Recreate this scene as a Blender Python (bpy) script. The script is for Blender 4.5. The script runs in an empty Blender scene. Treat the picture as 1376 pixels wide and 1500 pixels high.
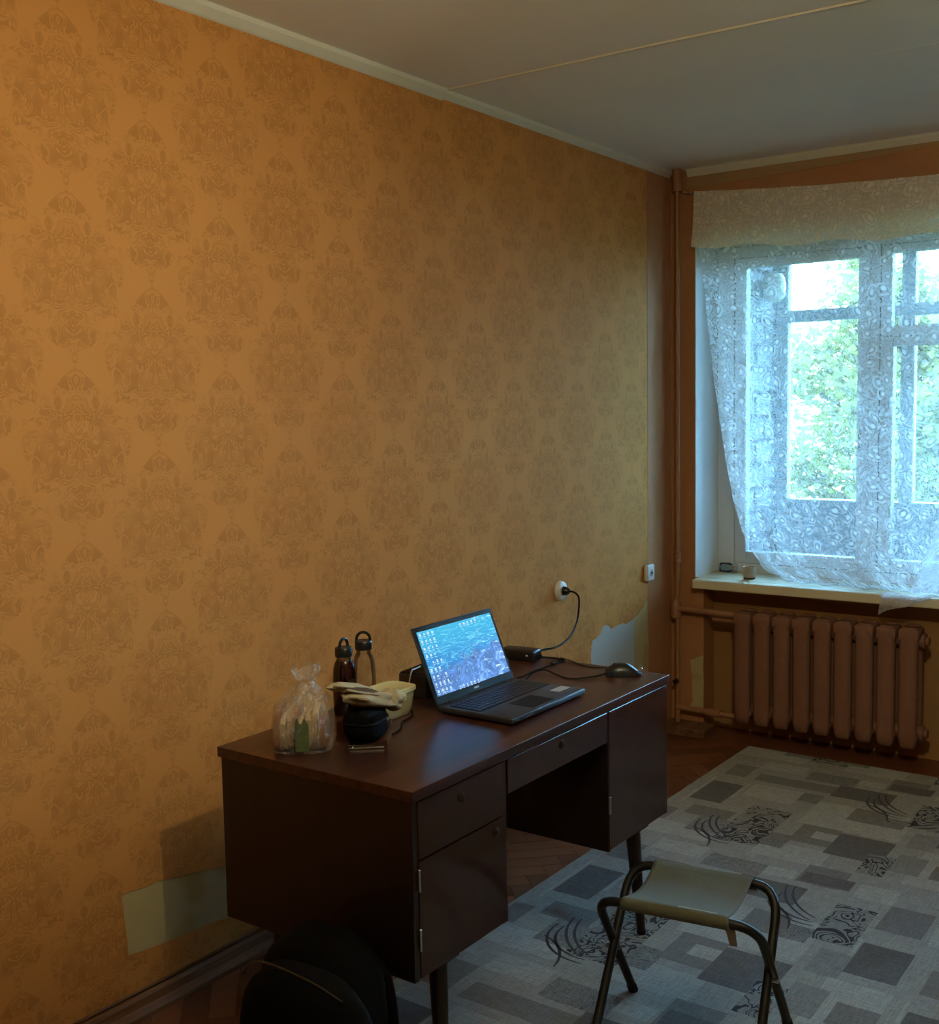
import bpy, bmesh, math, random
from mathutils import Vector, Matrix
from mathutils.geometry import tessellate_polygon
PI = math.pi
SC = bpy.context.scene
COL = SC.collection
# ------------------------------------------------------------------ camera
cam_d = bpy.data.cameras.new('camera')
cam = bpy.data.objects.new('camera', cam_d); COL.objects.link(cam)
cam_d.sensor_fit = 'HORIZONTAL'; cam_d.sensor_width = 36.0
cam_d.lens = 1647.7 / 1376.0 * 36.0
cam_d.clip_start = 0.05; cam_d.clip_end = 200
_r = ((0.81169846, 0.58379381, -0.0181771), (0.03914314, -0.08542247, -0.99557562), (-0.58276361, 0.80739569, -0.09218881))
M3 = Matrix((_r[0], [-v for v in _r[1]], [-v for v in _r[2]])).transposed()
cam.matrix_world = Matrix.Translation((2.32413573, -4.85102718, 1.54019604)) @ M3.to_4x4()
SC.camera = cam
# ------------------------------------------------------------------ sky, exposure
world = bpy.data.worlds.new('overcast_sky'); SC.world = world; world.use_nodes = True
bg = world.node_tree.nodes['Background']
bg.inputs['Color'].default_value = (0.30, 0.645, 1.0, 1); bg.inputs['Strength'].default_value = 35.0
LAMP_POWER = 52.0
LAMP_COLOR = (1.0, 0.95, 0.64)
SC.view_settings.view_transform = 'Standard'; SC.view_settings.look = 'None'
SC.view_settings.gamma = 1.0; SC.view_settings.use_curve_mapping = False
SC.view_settings.exposure = 0.0
SC.cycles.max_bounces = 7; SC.cycles.diffuse_bounces = 4; SC.cycles.glossy_bounces = 3; SC.cycles.transparent_max_bounces = 14
SC.cycles.adaptive_threshold = 0.05
SC.cycles.caustics_reflective = False; SC.cycles.caustics_refractive = False
SC.cycles.sample_clamp_indirect = 4.0

# ------------------------------------------------------------------ helpers
ORG = {}          # object -> world origin of the thing it belongs to
def V(*a): return Vector(a)
def new_bm(): return bmesh.new()
def box(bm, a, b, bevel=0.0, seg=2):
    a = Vector(a); b = Vector(b); c = (a + b) / 2; s = b - a
    r = bmesh.ops.create_cube(bm, size=1.0, matrix=Matrix.Translation(c) @ Matrix.Diagonal((abs(s.x), abs(s.y), abs(s.z), 1)))
    if bevel > 0:
        es = list({e for v in r['verts'] for e in v.link_edges})
        bmesh.ops.bevel(bm, geom=es, offset=bevel, segments=seg, affect='EDGES', profile=0.5)
    return bm
def obox(bm, mat, size, bevel=0.0, seg=2):
    """box of a size in the frame of a matrix"""
    r = bmesh.ops.create_cube(bm, size=1.0, matrix=mat @ Matrix.Diagonal((size[0], size[1], size[2], 1)))
    if bevel > 0:
        es = list({e for v in r['verts'] for e in v.link_edges})
        bmesh.ops.bevel(bm, geom=es, offset=bevel, segments=seg, affect='EDGES', profile=0.5)
    return bm
def frame_of(d):
    d = Vector(d).normalized()
    up = Vector((0, 0, 1)) if abs(d.z) < 0.95 else Vector((1, 0, 0))
    s = d.cross(up).normalized(); return s, s.cross(d).normalized()
def tube(bm, pts, r, seg=8, closed=False, caps=True):
    pts = [Vector(p) for p in pts]; n = len(pts)
    rr = r if isinstance(r, (list, tuple)) else [r] * n
    rings = []; s0 = None
    for i, p in enumerate(pts):
        if closed: d = pts[(i + 1) % n] - pts[i - 1]
        else: d = pts[min(i + 1, n - 1)] - pts[max(i - 1, 0)]
        if s0 is None: s, u = frame_of(d)
        else:
            d = d.normalized(); s = (s0 - d * s0.dot(d))
            s = s.normalized() if s.length > 1e-6 else frame_of(d)[0]
            u = s.cross(d).normalized()
        s0 = s
        rings.append([bm.verts.new(p + (s * math.cos(2 * PI * k / seg) + u * math.sin(2 * PI * k / seg)) * rr[i]) for k in range(seg)])
    m = n if closed else n - 1
    for i in range(m):
        A, B = rings[i], rings[(i + 1) % n]
        for k in range(seg):
            bm.faces.new((A[k], A[(k + 1) % seg], B[(k + 1) % seg], B[k]))
    if caps and not closed:
        bm.faces.new(rings[0][::-1]); bm.faces.new(rings[-1])
    return bm
def smooth_path(pts, sub=6):
    pts = [Vector(p) for p in pts]; out = []
    n = len(pts)
    for i in range(n - 1):
        p0 = pts[max(i - 1, 0)]; p1 = pts[i]; p2 = pts[i + 1]; p3 = pts[min(i + 2, n - 1)]
        for k in range(sub):
            t = k / sub
            out.append(0.5 * ((2 * p1) + (p2 - p0) * t + (2 * p0 - 5 * p1 + 4 * p2 - p3) * t * t + (-p0 + 3 * p1 - 3 * p2 + p3) * t ** 3))
    out.append(pts[-1]); return out
def lathe(bm, c, prof, seg=24, axis=None, cap=True):
    """profile (radius, height) turned about an axis through c"""
    c = Vector(c)
    if axis is None: ex, ey, ez = V(1, 0, 0), V(0, 1, 0), V(0, 0, 1)
    else:
        ez = Vector(axis).normalized(); ex, ey = frame_of(ez)
    rings = []
    for r, h in prof:
        if r < 1e-6: rings.append([bm.verts.new(c + ez * h)])
        else: rings.append([bm.verts.new(c + ez * h + (ex * math.cos(2 * PI * k / seg) + ey * math.sin(2 * PI * k / seg)) * r) for k in range(seg)])
    for A, B in zip(rings, rings[1:]):
        for k in range(seg):
            k2 = (k + 1) % seg
            if len(A) == 1 and len(B) == 1: continue
            if len(A) == 1: bm.faces.new((A[0], B[k2], B[k]))
            elif len(B) == 1: bm.faces.new((A[k], A[k2], B[0]))
            else: bm.faces.new((A[k], A[k2], B[k2], B[k]))
    if cap:
        if len(rings[0]) > 1: bm.faces.new(rings[0][::-1])
        if len(rings[-1]) > 1: bm.faces.new(rings[-1])
    return bm
def ellipsoid(bm, c, r, seg=20, rings=12, rot=None):
    m = Matrix.Translation(Vector(c)) @ (rot.to_4x4() if rot else Matrix.Identity(4)) @ Matrix.Diagonal((r[0], r[1], r[2], 1))
    return bmesh.ops.create_uvsphere(bm, u_segments=seg, v_segments=rings, radius=1.0, matrix=m)['verts']
def obj(name, bm, mat, parent=None, smooth=False, fix=True):
    """link a bmesh given in world coordinates as one mesh object"""
    if fix: bmesh.ops.recalc_face_normals(bm, faces=bm.faces[:])
    me = bpy.data.meshes.new(name); 
    org = ORG.get(parent.name, V(0, 0, 0)) if parent else V(0, 0, 0)
    if org.length > 0: bmesh.ops.translate(bm, verts=bm.verts[:], vec=-org)
    bm.to_mesh(me); bm.free()
    if mat: me.materials.append(mat)
    if smooth:
        me.polygons.foreach_set('use_smooth', [True] * len(me.polygons))
        try: me.set_sharp_from_angle(angle=math.radians(38))
        except Exception: pass
    o = bpy.data.objects.new(name, me); COL.objects.link(o)
    if parent: o.parent = parent
    ORG[o.name] = org
    return o
def tag(o, label, cat, group=None):
    o['label'] = label; o['category'] = cat
    if group: o['group'] = group
    return o
def thing(name, label, cat, loc, group=None):
    o = bpy.data.objects.new(name, None); COL.objects.link(o)
    o.empty_display_size = 0.05; o.location = loc; ORG[o.name] = Vector(loc)
    return tag(o, label, cat, group)
def struct(name, bm, mat, parent=None, smooth=False):
    o = obj(name, bm, mat, parent, smooth)
    if not parent: o['kind'] = 'structure'
    return o
def solo(name, bm, mat, label, cat, loc, smooth=False, group=None):
    """a thing that is a single mesh, with its origin at its base"""
    bmesh.ops.recalc_face_normals(bm, faces=bm.faces[:])
    bmesh.ops.translate(bm, verts=bm.verts[:], vec=-Vector(loc))
    o = obj(name, bm, mat, None, smooth); o.location = loc; ORG[o.name] = Vector(loc)
    return tag(o, label, cat, group)

# ------------------------------------------------------------------ materials
class NT:
    def __init__(s, name):
        s.m = bpy.data.materials.new(name); s.m.use_nodes = True
        s.t = s.m.node_tree; s.n = s.t.nodes; s.l = s.t.links
        s.b = s.n['Principled BSDF']; s.out = s.n['Material Output']
    def put(s, sock, v):
        if isinstance(v, bpy.types.NodeSocket): s.l.new(v, sock)
        elif v is not None:
            if sock.type == 'RGBA' and len(v) == 3: v = (*v, 1)
            sock.default_value = v
    def math(s, op, a, b=None, c=None, clamp=False):
        n = s.n.new('ShaderNodeMath'); n.operation = op; n.use_clamp = clamp
        for i, v in enumerate((a, b, c)):
            if v is not None: s.put(n.inputs[i], v)
        return n.outputs[0]
    def mix(s, f, a, b, mode='MIX'):
        n = s.n.new('ShaderNodeMix'); n.data_type = 'RGBA'; n.blend_type = mode
        s.put(n.inputs[0], f); s.put(n.inputs[6], a); s.put(n.inputs[7], b); return n.outputs[2]
    def smooth(s, v, lo, hi):
        n = s.n.new('ShaderNodeMapRange'); n.interpolation_type = 'SMOOTHSTEP'
        s.put(n.inputs[0], v); n.inputs[1].default_value = lo; n.inputs[2].default_value = hi
        return n.outputs[0]
    def coord(s, kind='Object'):
        return s.n.new('ShaderNodeTexCoord').outputs[kind]
    def mapping(s, v, sc=(1, 1, 1), loc=(0, 0, 0), rot=(0, 0, 0)):
        n = s.n.new('ShaderNodeMapping'); s.put(n.inputs[0], v)
        n.inputs[1].default_value = loc; n.inputs[2].default_value = rot; n.inputs[3].default_value = sc
        return n.outputs[0]
    def sep(s, v):
        n = s.n.new('ShaderNodeSeparateXYZ'); s.put(n.inputs[0], v); return n.outputs
    def comb(s, x, y, z=0.0):
        n = s.n.new('ShaderNodeCombineXYZ'); s.put(n.inputs[0], x); s.put(n.inputs[1], y); s.put(n.inputs[2], z); return n.outputs[0]
    def noise(s, v, scale, detail=3, rough=0.5, dist=0.0, out='Fac', flat=False):
        n = s.n.new('ShaderNodeTexNoise'); n.noise_dimensions = '2D' if flat else '3D'; s.put(n.inputs['Vector'], v)
        n.inputs['Scale'].default_value = scale; n.inputs['Detail'].default_value = detail
        n.inputs['Roughness'].default_value = rough; n.inputs['Distortion'].default_value = dist
        return n.outputs[out]
    def voro(s, v, scale, out='Distance', feature='F1', rnd=1.0):
        n = s.n.new('ShaderNodeTexVoronoi'); n.voronoi_dimensions = '2D'; n.feature = feature; s.put(n.inputs['Vector'], v)
        n.inputs['Scale'].default_value = scale; n.inputs['Randomness'].default_value = rnd
        return n.outputs[out]
    def wave(s, v, scale, dist=0.0, detail=2, dscale=1.0, kind='BANDS', dirn='X'):
        n = s.n.new('ShaderNodeTexWave'); n.wave_type = kind; s.put(n.inputs['Vector'], v)
        if kind == 'BANDS': n.bands_direction = dirn
        else: n.rings_direction = dirn
        n.inputs['Scale'].default_value = scale; n.inputs['Distortion'].default_value = dist
        n.inputs['Detail'].default_value = detail; n.inputs['Detail Scale'].default_value = dscale
        return n.outputs['Fac']
    def bump(s, h, strength=0.3, dist=0.002):
        n = s.n.new('ShaderNodeBump'); s.put(n.inputs['Height'], h)
        n.inputs['Strength'].default_value = strength; n.inputs['Distance'].default_value = dist
        s.l.new(n.outputs[0], s.b.inputs['Normal'])
    def set(s, **k):
        for kk, v in k.items(): s.put(s.b.inputs[kk.replace('_', ' ')], v)
        return s.m
def plain(name, col, rough=0.5, metal=0.0, var=0.12, scale=30.0, spec=0.5, coat=0.0, bump=0.0):
    n = NT(name); c = n.coord()
    f = n.noise(c, scale, 2, 0.6)
    lo = tuple(max(0, x * (1 - var)) for x in col); hi = tuple(min(1, x * (1 + var)) for x in col)
    n.set(Base_Color=n.mix(f, lo, hi), Roughness=rough, Metallic=metal, Specular_IOR_Level=spec, Coat_Weight=coat)
    if bump: n.bump(f, bump, 0.002)
    return n.m
def wood(name, dark, light, axis=1, rough=0.25, coat=0.0, fine=1.0, spec=0.5):
    n = NT(name); c = n.coord()
    sc = [22.0 * fine] * 3; sc[axis] = 1.2 * fine
    v = n.mapping(c, tuple(sc))
    g = n.noise(v, 1.6, 4, 0.62, 0.6)
    f = g
    n.set(Base_Color=n.mix(n.smooth(f, 0.25, 0.75), dark, light),
          Roughness=rough, Coat_Weight=coat, Coat_Roughness=0.12, Specular_IOR_Level=spec)
    return n.m
def glass(name, tint=(0.93, 0.97, 0.97), gloss=0.07, rough=0.02):
    n = NT(name); n.n.remove(n.b)
    t = n.n.new('ShaderNodeBsdfTransparent'); t.inputs[0].default_value = (*tint, 1)
    g = n.n.new('ShaderNodeBsdfGlossy'); g.inputs['Roughness'].default_value = rough
    lw = n.n.new('ShaderNodeLayerWeight'); lw.inputs[0].default_value = 0.35
    smear = n.noise(n.coord(), 6.0, 1, 0.6)
    f = n.math('MULTIPLY', n.math('ADD', lw.outputs['Fresnel'], n.math('MULTIPLY', smear, 0.04)), gloss * 8, clamp=True)
    mx = n.n.new('ShaderNodeMixShader'); n.l.new(f, mx.inputs[0]); n.l.new(t.outputs[0], mx.inputs[1]); n.l.new(g.outputs[0], mx.inputs[2])
    n.l.new(mx.outputs[0], n.out.inputs[0]); return n.m

def wallpaper():
    n = NT('damask_wallpaper'); x, y, z = n.sep(n.coord())
    u = n.math('DIVIDE', n.math('ADD', y, 2.511), 0.47); v = n.math('DIVIDE', n.math('SUBTRACT', z, 1.66), 0.412)
    def fold(du):
        a = n.math('ABSOLUTE', n.math('SUBTRACT', n.math('FRACT', n.math('ADD', u, 0.5 + du)), 0.5))
        b = n.math('SUBTRACT', n.math('FRACT', n.math('ADD', v, 0.5 + du)), 0.5)
        d = n.math('ADD', n.math('MULTIPLY', n.math('POWER', a, 2.0), 1.0), n.math('POWER', b, 2.0))
        return a, b, d
    a1, b1, d1 = fold(0.0); a2, b2, d2 = fold(0.5)
    pick = n.math('LESS_THAN', d1, d2)
    def sel(p, q): return n.math('ADD', n.math('MULTIPLY', p, pick), n.math('MULTIPLY', q, n.math('SUBTRACT', 1.0, pick)))
    a = sel(a1, a2); b = sel(b1, b2)
    am = n.math('MULTIPLY', a, 0.47); bm_ = n.math('MULTIPLY', b, 0.412)
    which = n.math('MULTIPLY', pick, 0.0)
    p = n.comb(am, bm_, which)
    # bouquet outline: wide at shoulder, pointed below, leaf sprays around
    nz = n.noise(p, 13.0, 3, 0.55, 0.9, 'Fac', True)
    wdt = n.math('SUBTRACT', 0.140, n.math('MULTIPLY', n.math('POWER', n.math('SUBTRACT', n.math('MULTIPLY', bm_, 4.6), 0.12), 2.0), 0.075))
    edge = n.math('ADD', n.math('SUBTRACT', wdt, am), n.math('MULTIPLY', n.math('SUBTRACT', nz, 0.5), 0.30))
    body = n.smooth(edge, -0.016, 0.030)
    veins = n.noise(p, 20.0, 2, 0.55, 1.6, 'Fac', True)
    ring = n.math('ABSOLUTE', n.math('SUBTRACT', n.math('FRACT', n.math('MULTIPLY', veins, 4.0)), 0.5))
    lines = n.smooth(ring, 0.08, 0.34)
    petal = n.voro(p, 20.0, 'Distance', 'F1')
    dk = n.math('MULTIPLY', body, n.math('ADD', 0.30, n.math('MULTIPLY', lines, 0.75)))
    dk = n.math('MULTIPLY', dk, n.math('ADD', 0.55, n.math('MULTIPLY', n.smooth(petal, 0.15, 0.6), 0.55)))
    hi_ = n.math('MULTIPLY', body, n.smooth(ring, 0.14, 0.02))
    fleck = n.noise(n.coord(), 420.0, 0, 0.5)
    broad = n.noise(n.coord(), 0.9, 1, 0.5)
    base = n.mix(broad, (0.58, 0.240, 0.062), (0.66, 0.276, 0.073))
    c = n.mix(n.math('MULTIPLY', dk, 0.48, clamp=True), base, (0.34, 0.130, 0.029))
    c = n.mix(n.math('MULTIPLY', hi_, 0.30), c, (0.67, 0.31, 0.095))
    c = n.mix(0.10, c, n.mix(fleck, (0.2, 0.1, 0.03), (0.8, 0.45, 0.2)))
    n.set(Base_Color=c, Roughness=0.75, Specular_IOR_Level=0.06)
    return n.m
def plaster_paint(name, col, sc=3.0, var=0.1, rough=0.8, stain=None):
    n = NT(name); c = n.coord(); f = n.noise(c, sc, 3, 0.6)
    cc = n.mix(f, tuple(x * (1 - var) for x in col), tuple(min(1, x * (1 + var)) for x in col))
    if stain: cc = n.mix(n.smooth(n.noise(c, 5.0, 2, 0.55), 0.52, 0.66), cc, stain)
    n.set(Base_Color=cc, Roughness=rough, Specular_IOR_Level=0.2); return n.m
def lace(name, density=0.34, tint=(0.92, 0.93, 0.95), motif=0.55, thru=0.55):
    """machine lace: fine net with rings, dots and scrolls; UV in metres"""
    n = NT(name); n.n.remove(n.b)
    uv = n.coord('UV'); u, v, _ = n.sep(uv)
    wob = n.noise(uv, 9.0, 0, 0.5, 0, 'Color', True)
    vv = n.n.new('ShaderNodeMix'); vv.data_type = 'VECTOR'; vv.inputs[0].default_value = 0.05
    n.l.new(uv, vv.inputs[4]); n.l.new(wob, vv.inputs[5]); q = vv.outputs[1]
    d = n.voro(q, 16.0, 'Distance', 'F1', 0.75)
    dot = n.smooth(d, 0.17, 0.11)
    brk = n.smooth(n.noise(q, 24.0, 0, 0.5, 0, 'Fac', True), 0.47, 0.53)
    ring = n.math('MULTIPLY', brk, n.smooth(n.math('ABSOLUTE', n.math('SUBTRACT', d, 0.33)), 0.07, 0.03))
    sw = n.noise(q, 26.0, 1, 0.5, 2.4, 'Fac', True)
    scroll = n.smooth(n.math('ABSOLUTE', n.math('SUBTRACT', n.math('FRACT', n.math('MULTIPLY', sw, 3.0)), 0.5)), 0.16, 0.07)
    leaf = n.smooth(n.voro(q, 38.0, 'Distance', 'F1', 1.0), 0.30, 0.20)
    pat = n.math('MAXIMUM', n.math('MAXIMUM', dot, n.math('MULTIPLY', ring, 0.8)), n.math('MAXIMUM', n.math('MULTIPLY', scroll, 0.62), n.math('MULTIPLY', leaf, 0.45)))
    alpha = n.math('ADD', density, n.math('MULTIPLY', pat, motif), clamp=True)
    tr = n.n.new('ShaderNodeBsdfTransparent')
    df = n.n.new('ShaderNodeBsdfDiffuse'); df.inputs[0].default_value = (*tint, 1)
    tl = n.n.new('ShaderNodeBsdfTranslucent'); tl.inputs[0].default_value = (*tint, 1)
    m1 = n.n.new('ShaderNodeMixShader'); m1.inputs[0].default_value = thru
    n.l.new(df.outputs[0], m1.inputs[1]); n.l.new(tl.outputs[0], m1.inputs[2])
    m2 = n.n.new('ShaderNodeMixShader'); n.l.new(alpha, m2.inputs[0])
    n.l.new(tr.outputs[0], m2.inputs[1]); n.l.new(m1.outputs[0], m2.inputs[2])
    n.l.new(m2.outputs[0], n.out.inputs[0]); return n.m
def carpet_mat():
    n = NT('patchwork_carpet'); c = n.coord()
    at = n.n.new('ShaderNodeAttribute'); at.attribute_name = 'tone'; tone = at.outputs['Color']
    k = n.n.new('ShaderNodeAttribute'); k.attribute_name = 'motif'; mr, mg, mb = [o for o in n._sep(k.outputs['Color'])] if hasattr(n, '_sep') else n.sep(k.outputs['Vector'])[:3]
    dark = (0.050, 0.046, 0.050)
    # r: big scrolls, g: fine scribble, b: weave streak strength
    sw = n.noise(c, 9.0, 1, 0.4, 2.2, 'Fac', True)
    scroll = n.smooth(n.math('ABSOLUTE', n.math('SUBTRACT', n.math('FRACT', n.math('MULTIPLY', sw, 4.2)), 0.5)), 0.24, 0.12)
    sc2 = n.noise(n.mapping(c, (1, 1, 1), (0, 0, 0), (0, 0, 0.6)), 16.0, 1, 0.4, 4.0, 'Fac', True)
    scrib = n.smooth(n.math('ABSOLUTE', n.math('SUBTRACT', n.math('FRACT', n.math('MULTIPLY', sc2, 6.0)), 0.5)), 0.22, 0.10)
    st = n.noise(n.mapping(c, (6, 70, 1)), 3.0, 2, 0.7, 0, 'Fac', True); st2 = n.noise(n.mapping(c, (70, 6, 1)), 3.0, 2, 0.7, 0, 'Fac', True)
    pile = n.noise(c, 260.0, 1, 0.7, 0, 'Fac', True)
    streak = n.math('ADD', n.math('MULTIPLY', st, 0.5), n.math('MULTIPLY', st2, 0.5))
    f = n.math('ADD', n.math('MULTIPLY', streak, 0.75), n.math('MULTIPLY', pile, 0.25))
    col = n.mix(1.0, tone, n.mix(n.smooth(f, 0.3, 0.7), (0.70, 0.70, 0.70), (1.2, 1.2, 1.2)), 'MULTIPLY')
    col = n.mix(n.math('MULTIPLY', mr, scroll), col, dark)
    col = n.mix(n.math('MULTIPLY', n.math('MULTIPLY', mg, scrib), 0.7), col, dark)
    n.set(Base_Color=col, Roughness=0.95, Specular_IOR_Level=0.1)
    return n.m

M = {}
M['wallpaper'] = wallpaper()
M['plain_paper'] = plaster_paint('orange_brown_wallpaper', (0.46, 0.205, 0.085), 14.0, 0.16, 0.7)
M['darkened_paper'] = plaster_paint('bounce_cut_brown_wallpaper', (0.16, 0.085, 0.045), 9.0, 0.15, 0.8)  # for the unseen walls, brown darkened to cut bounced light
M['niche_paint'] = plaster_paint('ochre_wall_paint', (0.40, 0.20, 0.07), 6.0, 0.14, 0.6)
M['plaster'] = plaster_paint('bare_plaster', (0.52, 0.41, 0.20), 5.0, 0.12, 0.9, (0.44, 0.32, 0.12))
M['plaster_grey'] = plaster_paint('grey_bare_plaster', (0.50, 0.49, 0.45), 5.0, 0.1, 0.9)
M['ceiling'] = plaster_paint('ceiling_whitewash', (0.90, 0.89, 0.86), 1.5, 0.05, 0.9)
M['white_trim'] = plaster_paint('white_trim_paint', (0.72, 0.68, 0.58), 8.0, 0.06, 0.6)
M['tan_trim'] = plaster_paint('tan_border_paper', (0.42, 0.26, 0.12), 12.0, 0.12, 0.7)
M['reveal'] = plaster_paint('white_reveal_paint', (0.78, 0.80, 0.80), 5.0, 0.05, 0.6)
M['sill'] = plaster_paint('cream_sill_paint', (0.74, 0.66, 0.48), 9.0, 0.06, 0.45)
M['frame'] = plaster_paint('white_window_paint', (0.72, 0.74, 0.76), 9.0, 0.05, 0.4)
M['balcony_frame'] = plaster_paint('grey_balcony_paint', (0.40, 0.43, 0.46), 9.0, 0.08, 0.5)
M['slate'] = plaster_paint('grey_parapet_sheet', (0.36, 0.38, 0.42), 4.0, 0.08, 0.7)
M['brick'] = plaster_paint('whitewashed_brick', (0.29, 0.30, 0.34), 7.0, 0.14, 0.85)
M['mortar'] = plaster_paint('dark_mortar', (0.10, 0.105, 0.12), 20.0, 0.2, 0.9)
M['concrete'] = plaster_paint('concrete', (0.62, 0.62, 0.62), 4.0, 0.12, 0.9)
M['pane'] = glass('window_glass')
M['lace'] = lace('white_lace', 0.24, (0.92, 0.93, 0.95), 0.5)
M['lace_top'] = lace('folded_lace', 0.66, (0.95, 0.92, 0.83), 0.34, 0.22)
M['lace_pink'] = lace('bunched_lace', 0.52, (0.82, 0.80, 0.86), 0.4)
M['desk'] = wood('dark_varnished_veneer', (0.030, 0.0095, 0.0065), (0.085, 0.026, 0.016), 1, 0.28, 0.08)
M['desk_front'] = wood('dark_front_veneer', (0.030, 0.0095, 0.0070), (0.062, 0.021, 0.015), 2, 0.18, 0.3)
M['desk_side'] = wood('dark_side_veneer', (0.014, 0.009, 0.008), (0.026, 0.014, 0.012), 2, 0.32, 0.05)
M['desk_inner'] = plain('dark_inner_board', (0.020, 0.010, 0.007), 0.6)  # dark brown board of the drawer box and leg mounts
M['brass'] = plain('dark_brass', (0.07, 0.045, 0.02), 0.45, 0.9)
M['steel'] = plain('worn_steel', (0.62, 0.62, 0.60), 0.25, 1.0)
M['floor'] = plain('floor_underlay', (0.10, 0.04, 0.02), 0.6)
n = NT('red_brown_parquet'); _i = n.n.new('ShaderNodeObjectInfo'); _c = n.coord()
_g = n.noise(n.mapping(_c, (60, 14, 14), (0, 0, 0), (0, 0, 0.785)), 1.5, 2, 0.55)
n.set(Base_Color=n.mix(n.math('MULTIPLY', n.math('ADD', n.math('MULTIPLY', _i.outputs['Random'], 0.75), n.math('MULTIPLY', _g, 0.35)), 0.95, clamp=True), (0.080, 0.024, 0.010), (0.21, 0.070, 0.028)), Roughness=0.36)
M['parquet'] = n.m
M['carpet'] = carpet_mat()
M['base_wood'] = wood('brown_baseboard', (0.12, 0.055, 0.028), (0.24, 0.12, 0.06), 1, 0.7, 0.0, 1.0, 0.12)
M['radiator'] = plain('brown_radiator_paint', (0.25, 0.112, 0.066), 0.55, 0, 0.12, 25, 0.3)
M['pipe'] = plain('tan_pipe_paint', (0.36, 0.165, 0.075), 0.42, 0, 0.15, 20)
M['black'] = plain('black_plastic', (0.012, 0.012, 0.013), 0.35, 0, 0.2)
M['rubber'] = plain('black_rubber', (0.009, 0.009, 0.010), 0.7, 0, 0.2, 30, 0.15)
M['black_cloth'] = plain('black_nylon', (0.0065, 0.0065, 0.007), 0.85, 0, 0.4, 300, 0.06, 0, 0.3)
M['laptop'] = plain('dark_grey_laptop', (0.050, 0.053, 0.062), 0.42, 0.4, 0.08)
M['bezel'] = plain('black_bezel', (0.014, 0.014, 0.018), 0.55, 0, 0.1, 30, 0.15)
M['keys'] = plain('black_keys', (0.018, 0.018, 0.020), 0.45)
M['sticker'] = plain('silver_sticker', (0.42, 0.42, 0.42), 0.4)
M['white_plastic'] = plain('white_plastic', (0.78, 0.76, 0.70), 0.35, 0, 0.04)
M['olive_tube'] = plain('dark_green_tube', (0.012, 0.014, 0.013), 0.45, 0.0)
M['olive_cloth'] = plain('olive_canvas', (0.150, 0.150, 0.105), 0.85, 0, 0.12, 240, 0.2, 0, 0.3)
M['tan_strap'] = plain('tan_webbing', (0.36, 0.33, 0.24), 0.8, 0, 0.1, 200)
M['bread'] = plain('bread_crumb', (0.58, 0.40, 0.22), 0.85, 0, 0.25, 90, 0.2, 0, 0.4)
M['crust'] = plain('bread_crust', (0.34, 0.15, 0.06), 0.7, 0, 0.3, 60)
M['green_print'] = plain('green_print', (0.13, 0.17, 0.075), 0.4, 0, 0.5, 60)
M['khaki'] = plain('beige_cloth', (0.42, 0.34, 0.21), 0.85, 0, 0.2, 60, 0.2)
M['brown_cloth'] = plain('brown_cloth', (0.10, 0.070, 0.045), 0.85, 0, 0.2, 60, 0.2)
M['lid'] = plain('milky_yellow_lid', (0.62, 0.58, 0.33), 0.35, 0, 0.06)
M['food'] = plain('pale_yellow_food', (0.52, 0.40, 0.17), 0.7, 0, 0.2, 40)
M['grey_box'] = plain('dark_grey_box', (0.065, 0.060, 0.055), 0.5)
M['opal'] = None

# ================================================================== THE ROOM
RX, BY, H = 3.5, -6.4, 2.6
WX0, WX1, WZ0, WZ1 = 0.12, 1.86, 0.69, 2.27
random.seed(4)
# floor under everything
b = new_bm(); box(b, (-0.01, BY, -0.06), (RX, 0.12, -0.012)); floor = struct('floor', b, M['floor'])
# parquet blocks along the bare strip beside the left wall
def clip_poly(poly, x0, x1, y0, y1):
    def cut(p, inside, inter):
        out = []
        for i in range(len(p)):
            a, c = p[i - 1], p[i]
            if inside(c):
                if not inside(a): out.append(inter(a, c))
                out.append(c)
            elif inside(a): out.append(inter(a, c))
        return out
    def ix(x): return lambda a, c: (x, a[1] + (c[1] - a[1]) * (x - a[0]) / (c[0] - a[0]))
    def iy(y): return lambda a, c: (a[0] + (c[0] - a[0]) * (y - a[1]) / (c[1] - a[1]), y)
    p = cut(poly, lambda q: q[0] >= x0, ix(x0)); p = p and cut(p, lambda q: q[0] <= x1, ix(x1))
    p = p and cut(p, lambda q: q[1] >= y0, iy(y0)); p = p and cut(p, lambda q: q[1] <= y1, iy(y1))
    return p
PL, PW = 0.28, 0.07
blocks = []
c45 = math.cos(PI / 4)
for i in range(-60, 60):
    for j in range(-16, 16):
        # herringbone in the rotated frame: pairs shifted diagonally
        for kind in (0, 1):
            ox = i * PW + j * 2 * PL * 0.5 * 2; oy = i * PW - 0 * j
            if kind == 0: r = (ox, oy, ox + PL, oy + PW)
            else: r = (ox + PL - 0, oy - PL + PW + PW * 0, ox + PL + PW, oy + PW)
            q = [(r[0], r[1]), (r[2], r[1]), (r[2], r[3]), (r[0], r[3])]
            g = 0.0008
            q = [(r[0] + g, r[1] + g), (r[2] - g, r[1] + g), (r[2] - g, r[3] - g), (r[0] + g, r[3] - g)]
            blocks.append([((x + y) * -c45 * -1 * 0 + (x - y) * c45, (x + y) * c45) for x, y in q])
nblk = 0
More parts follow.
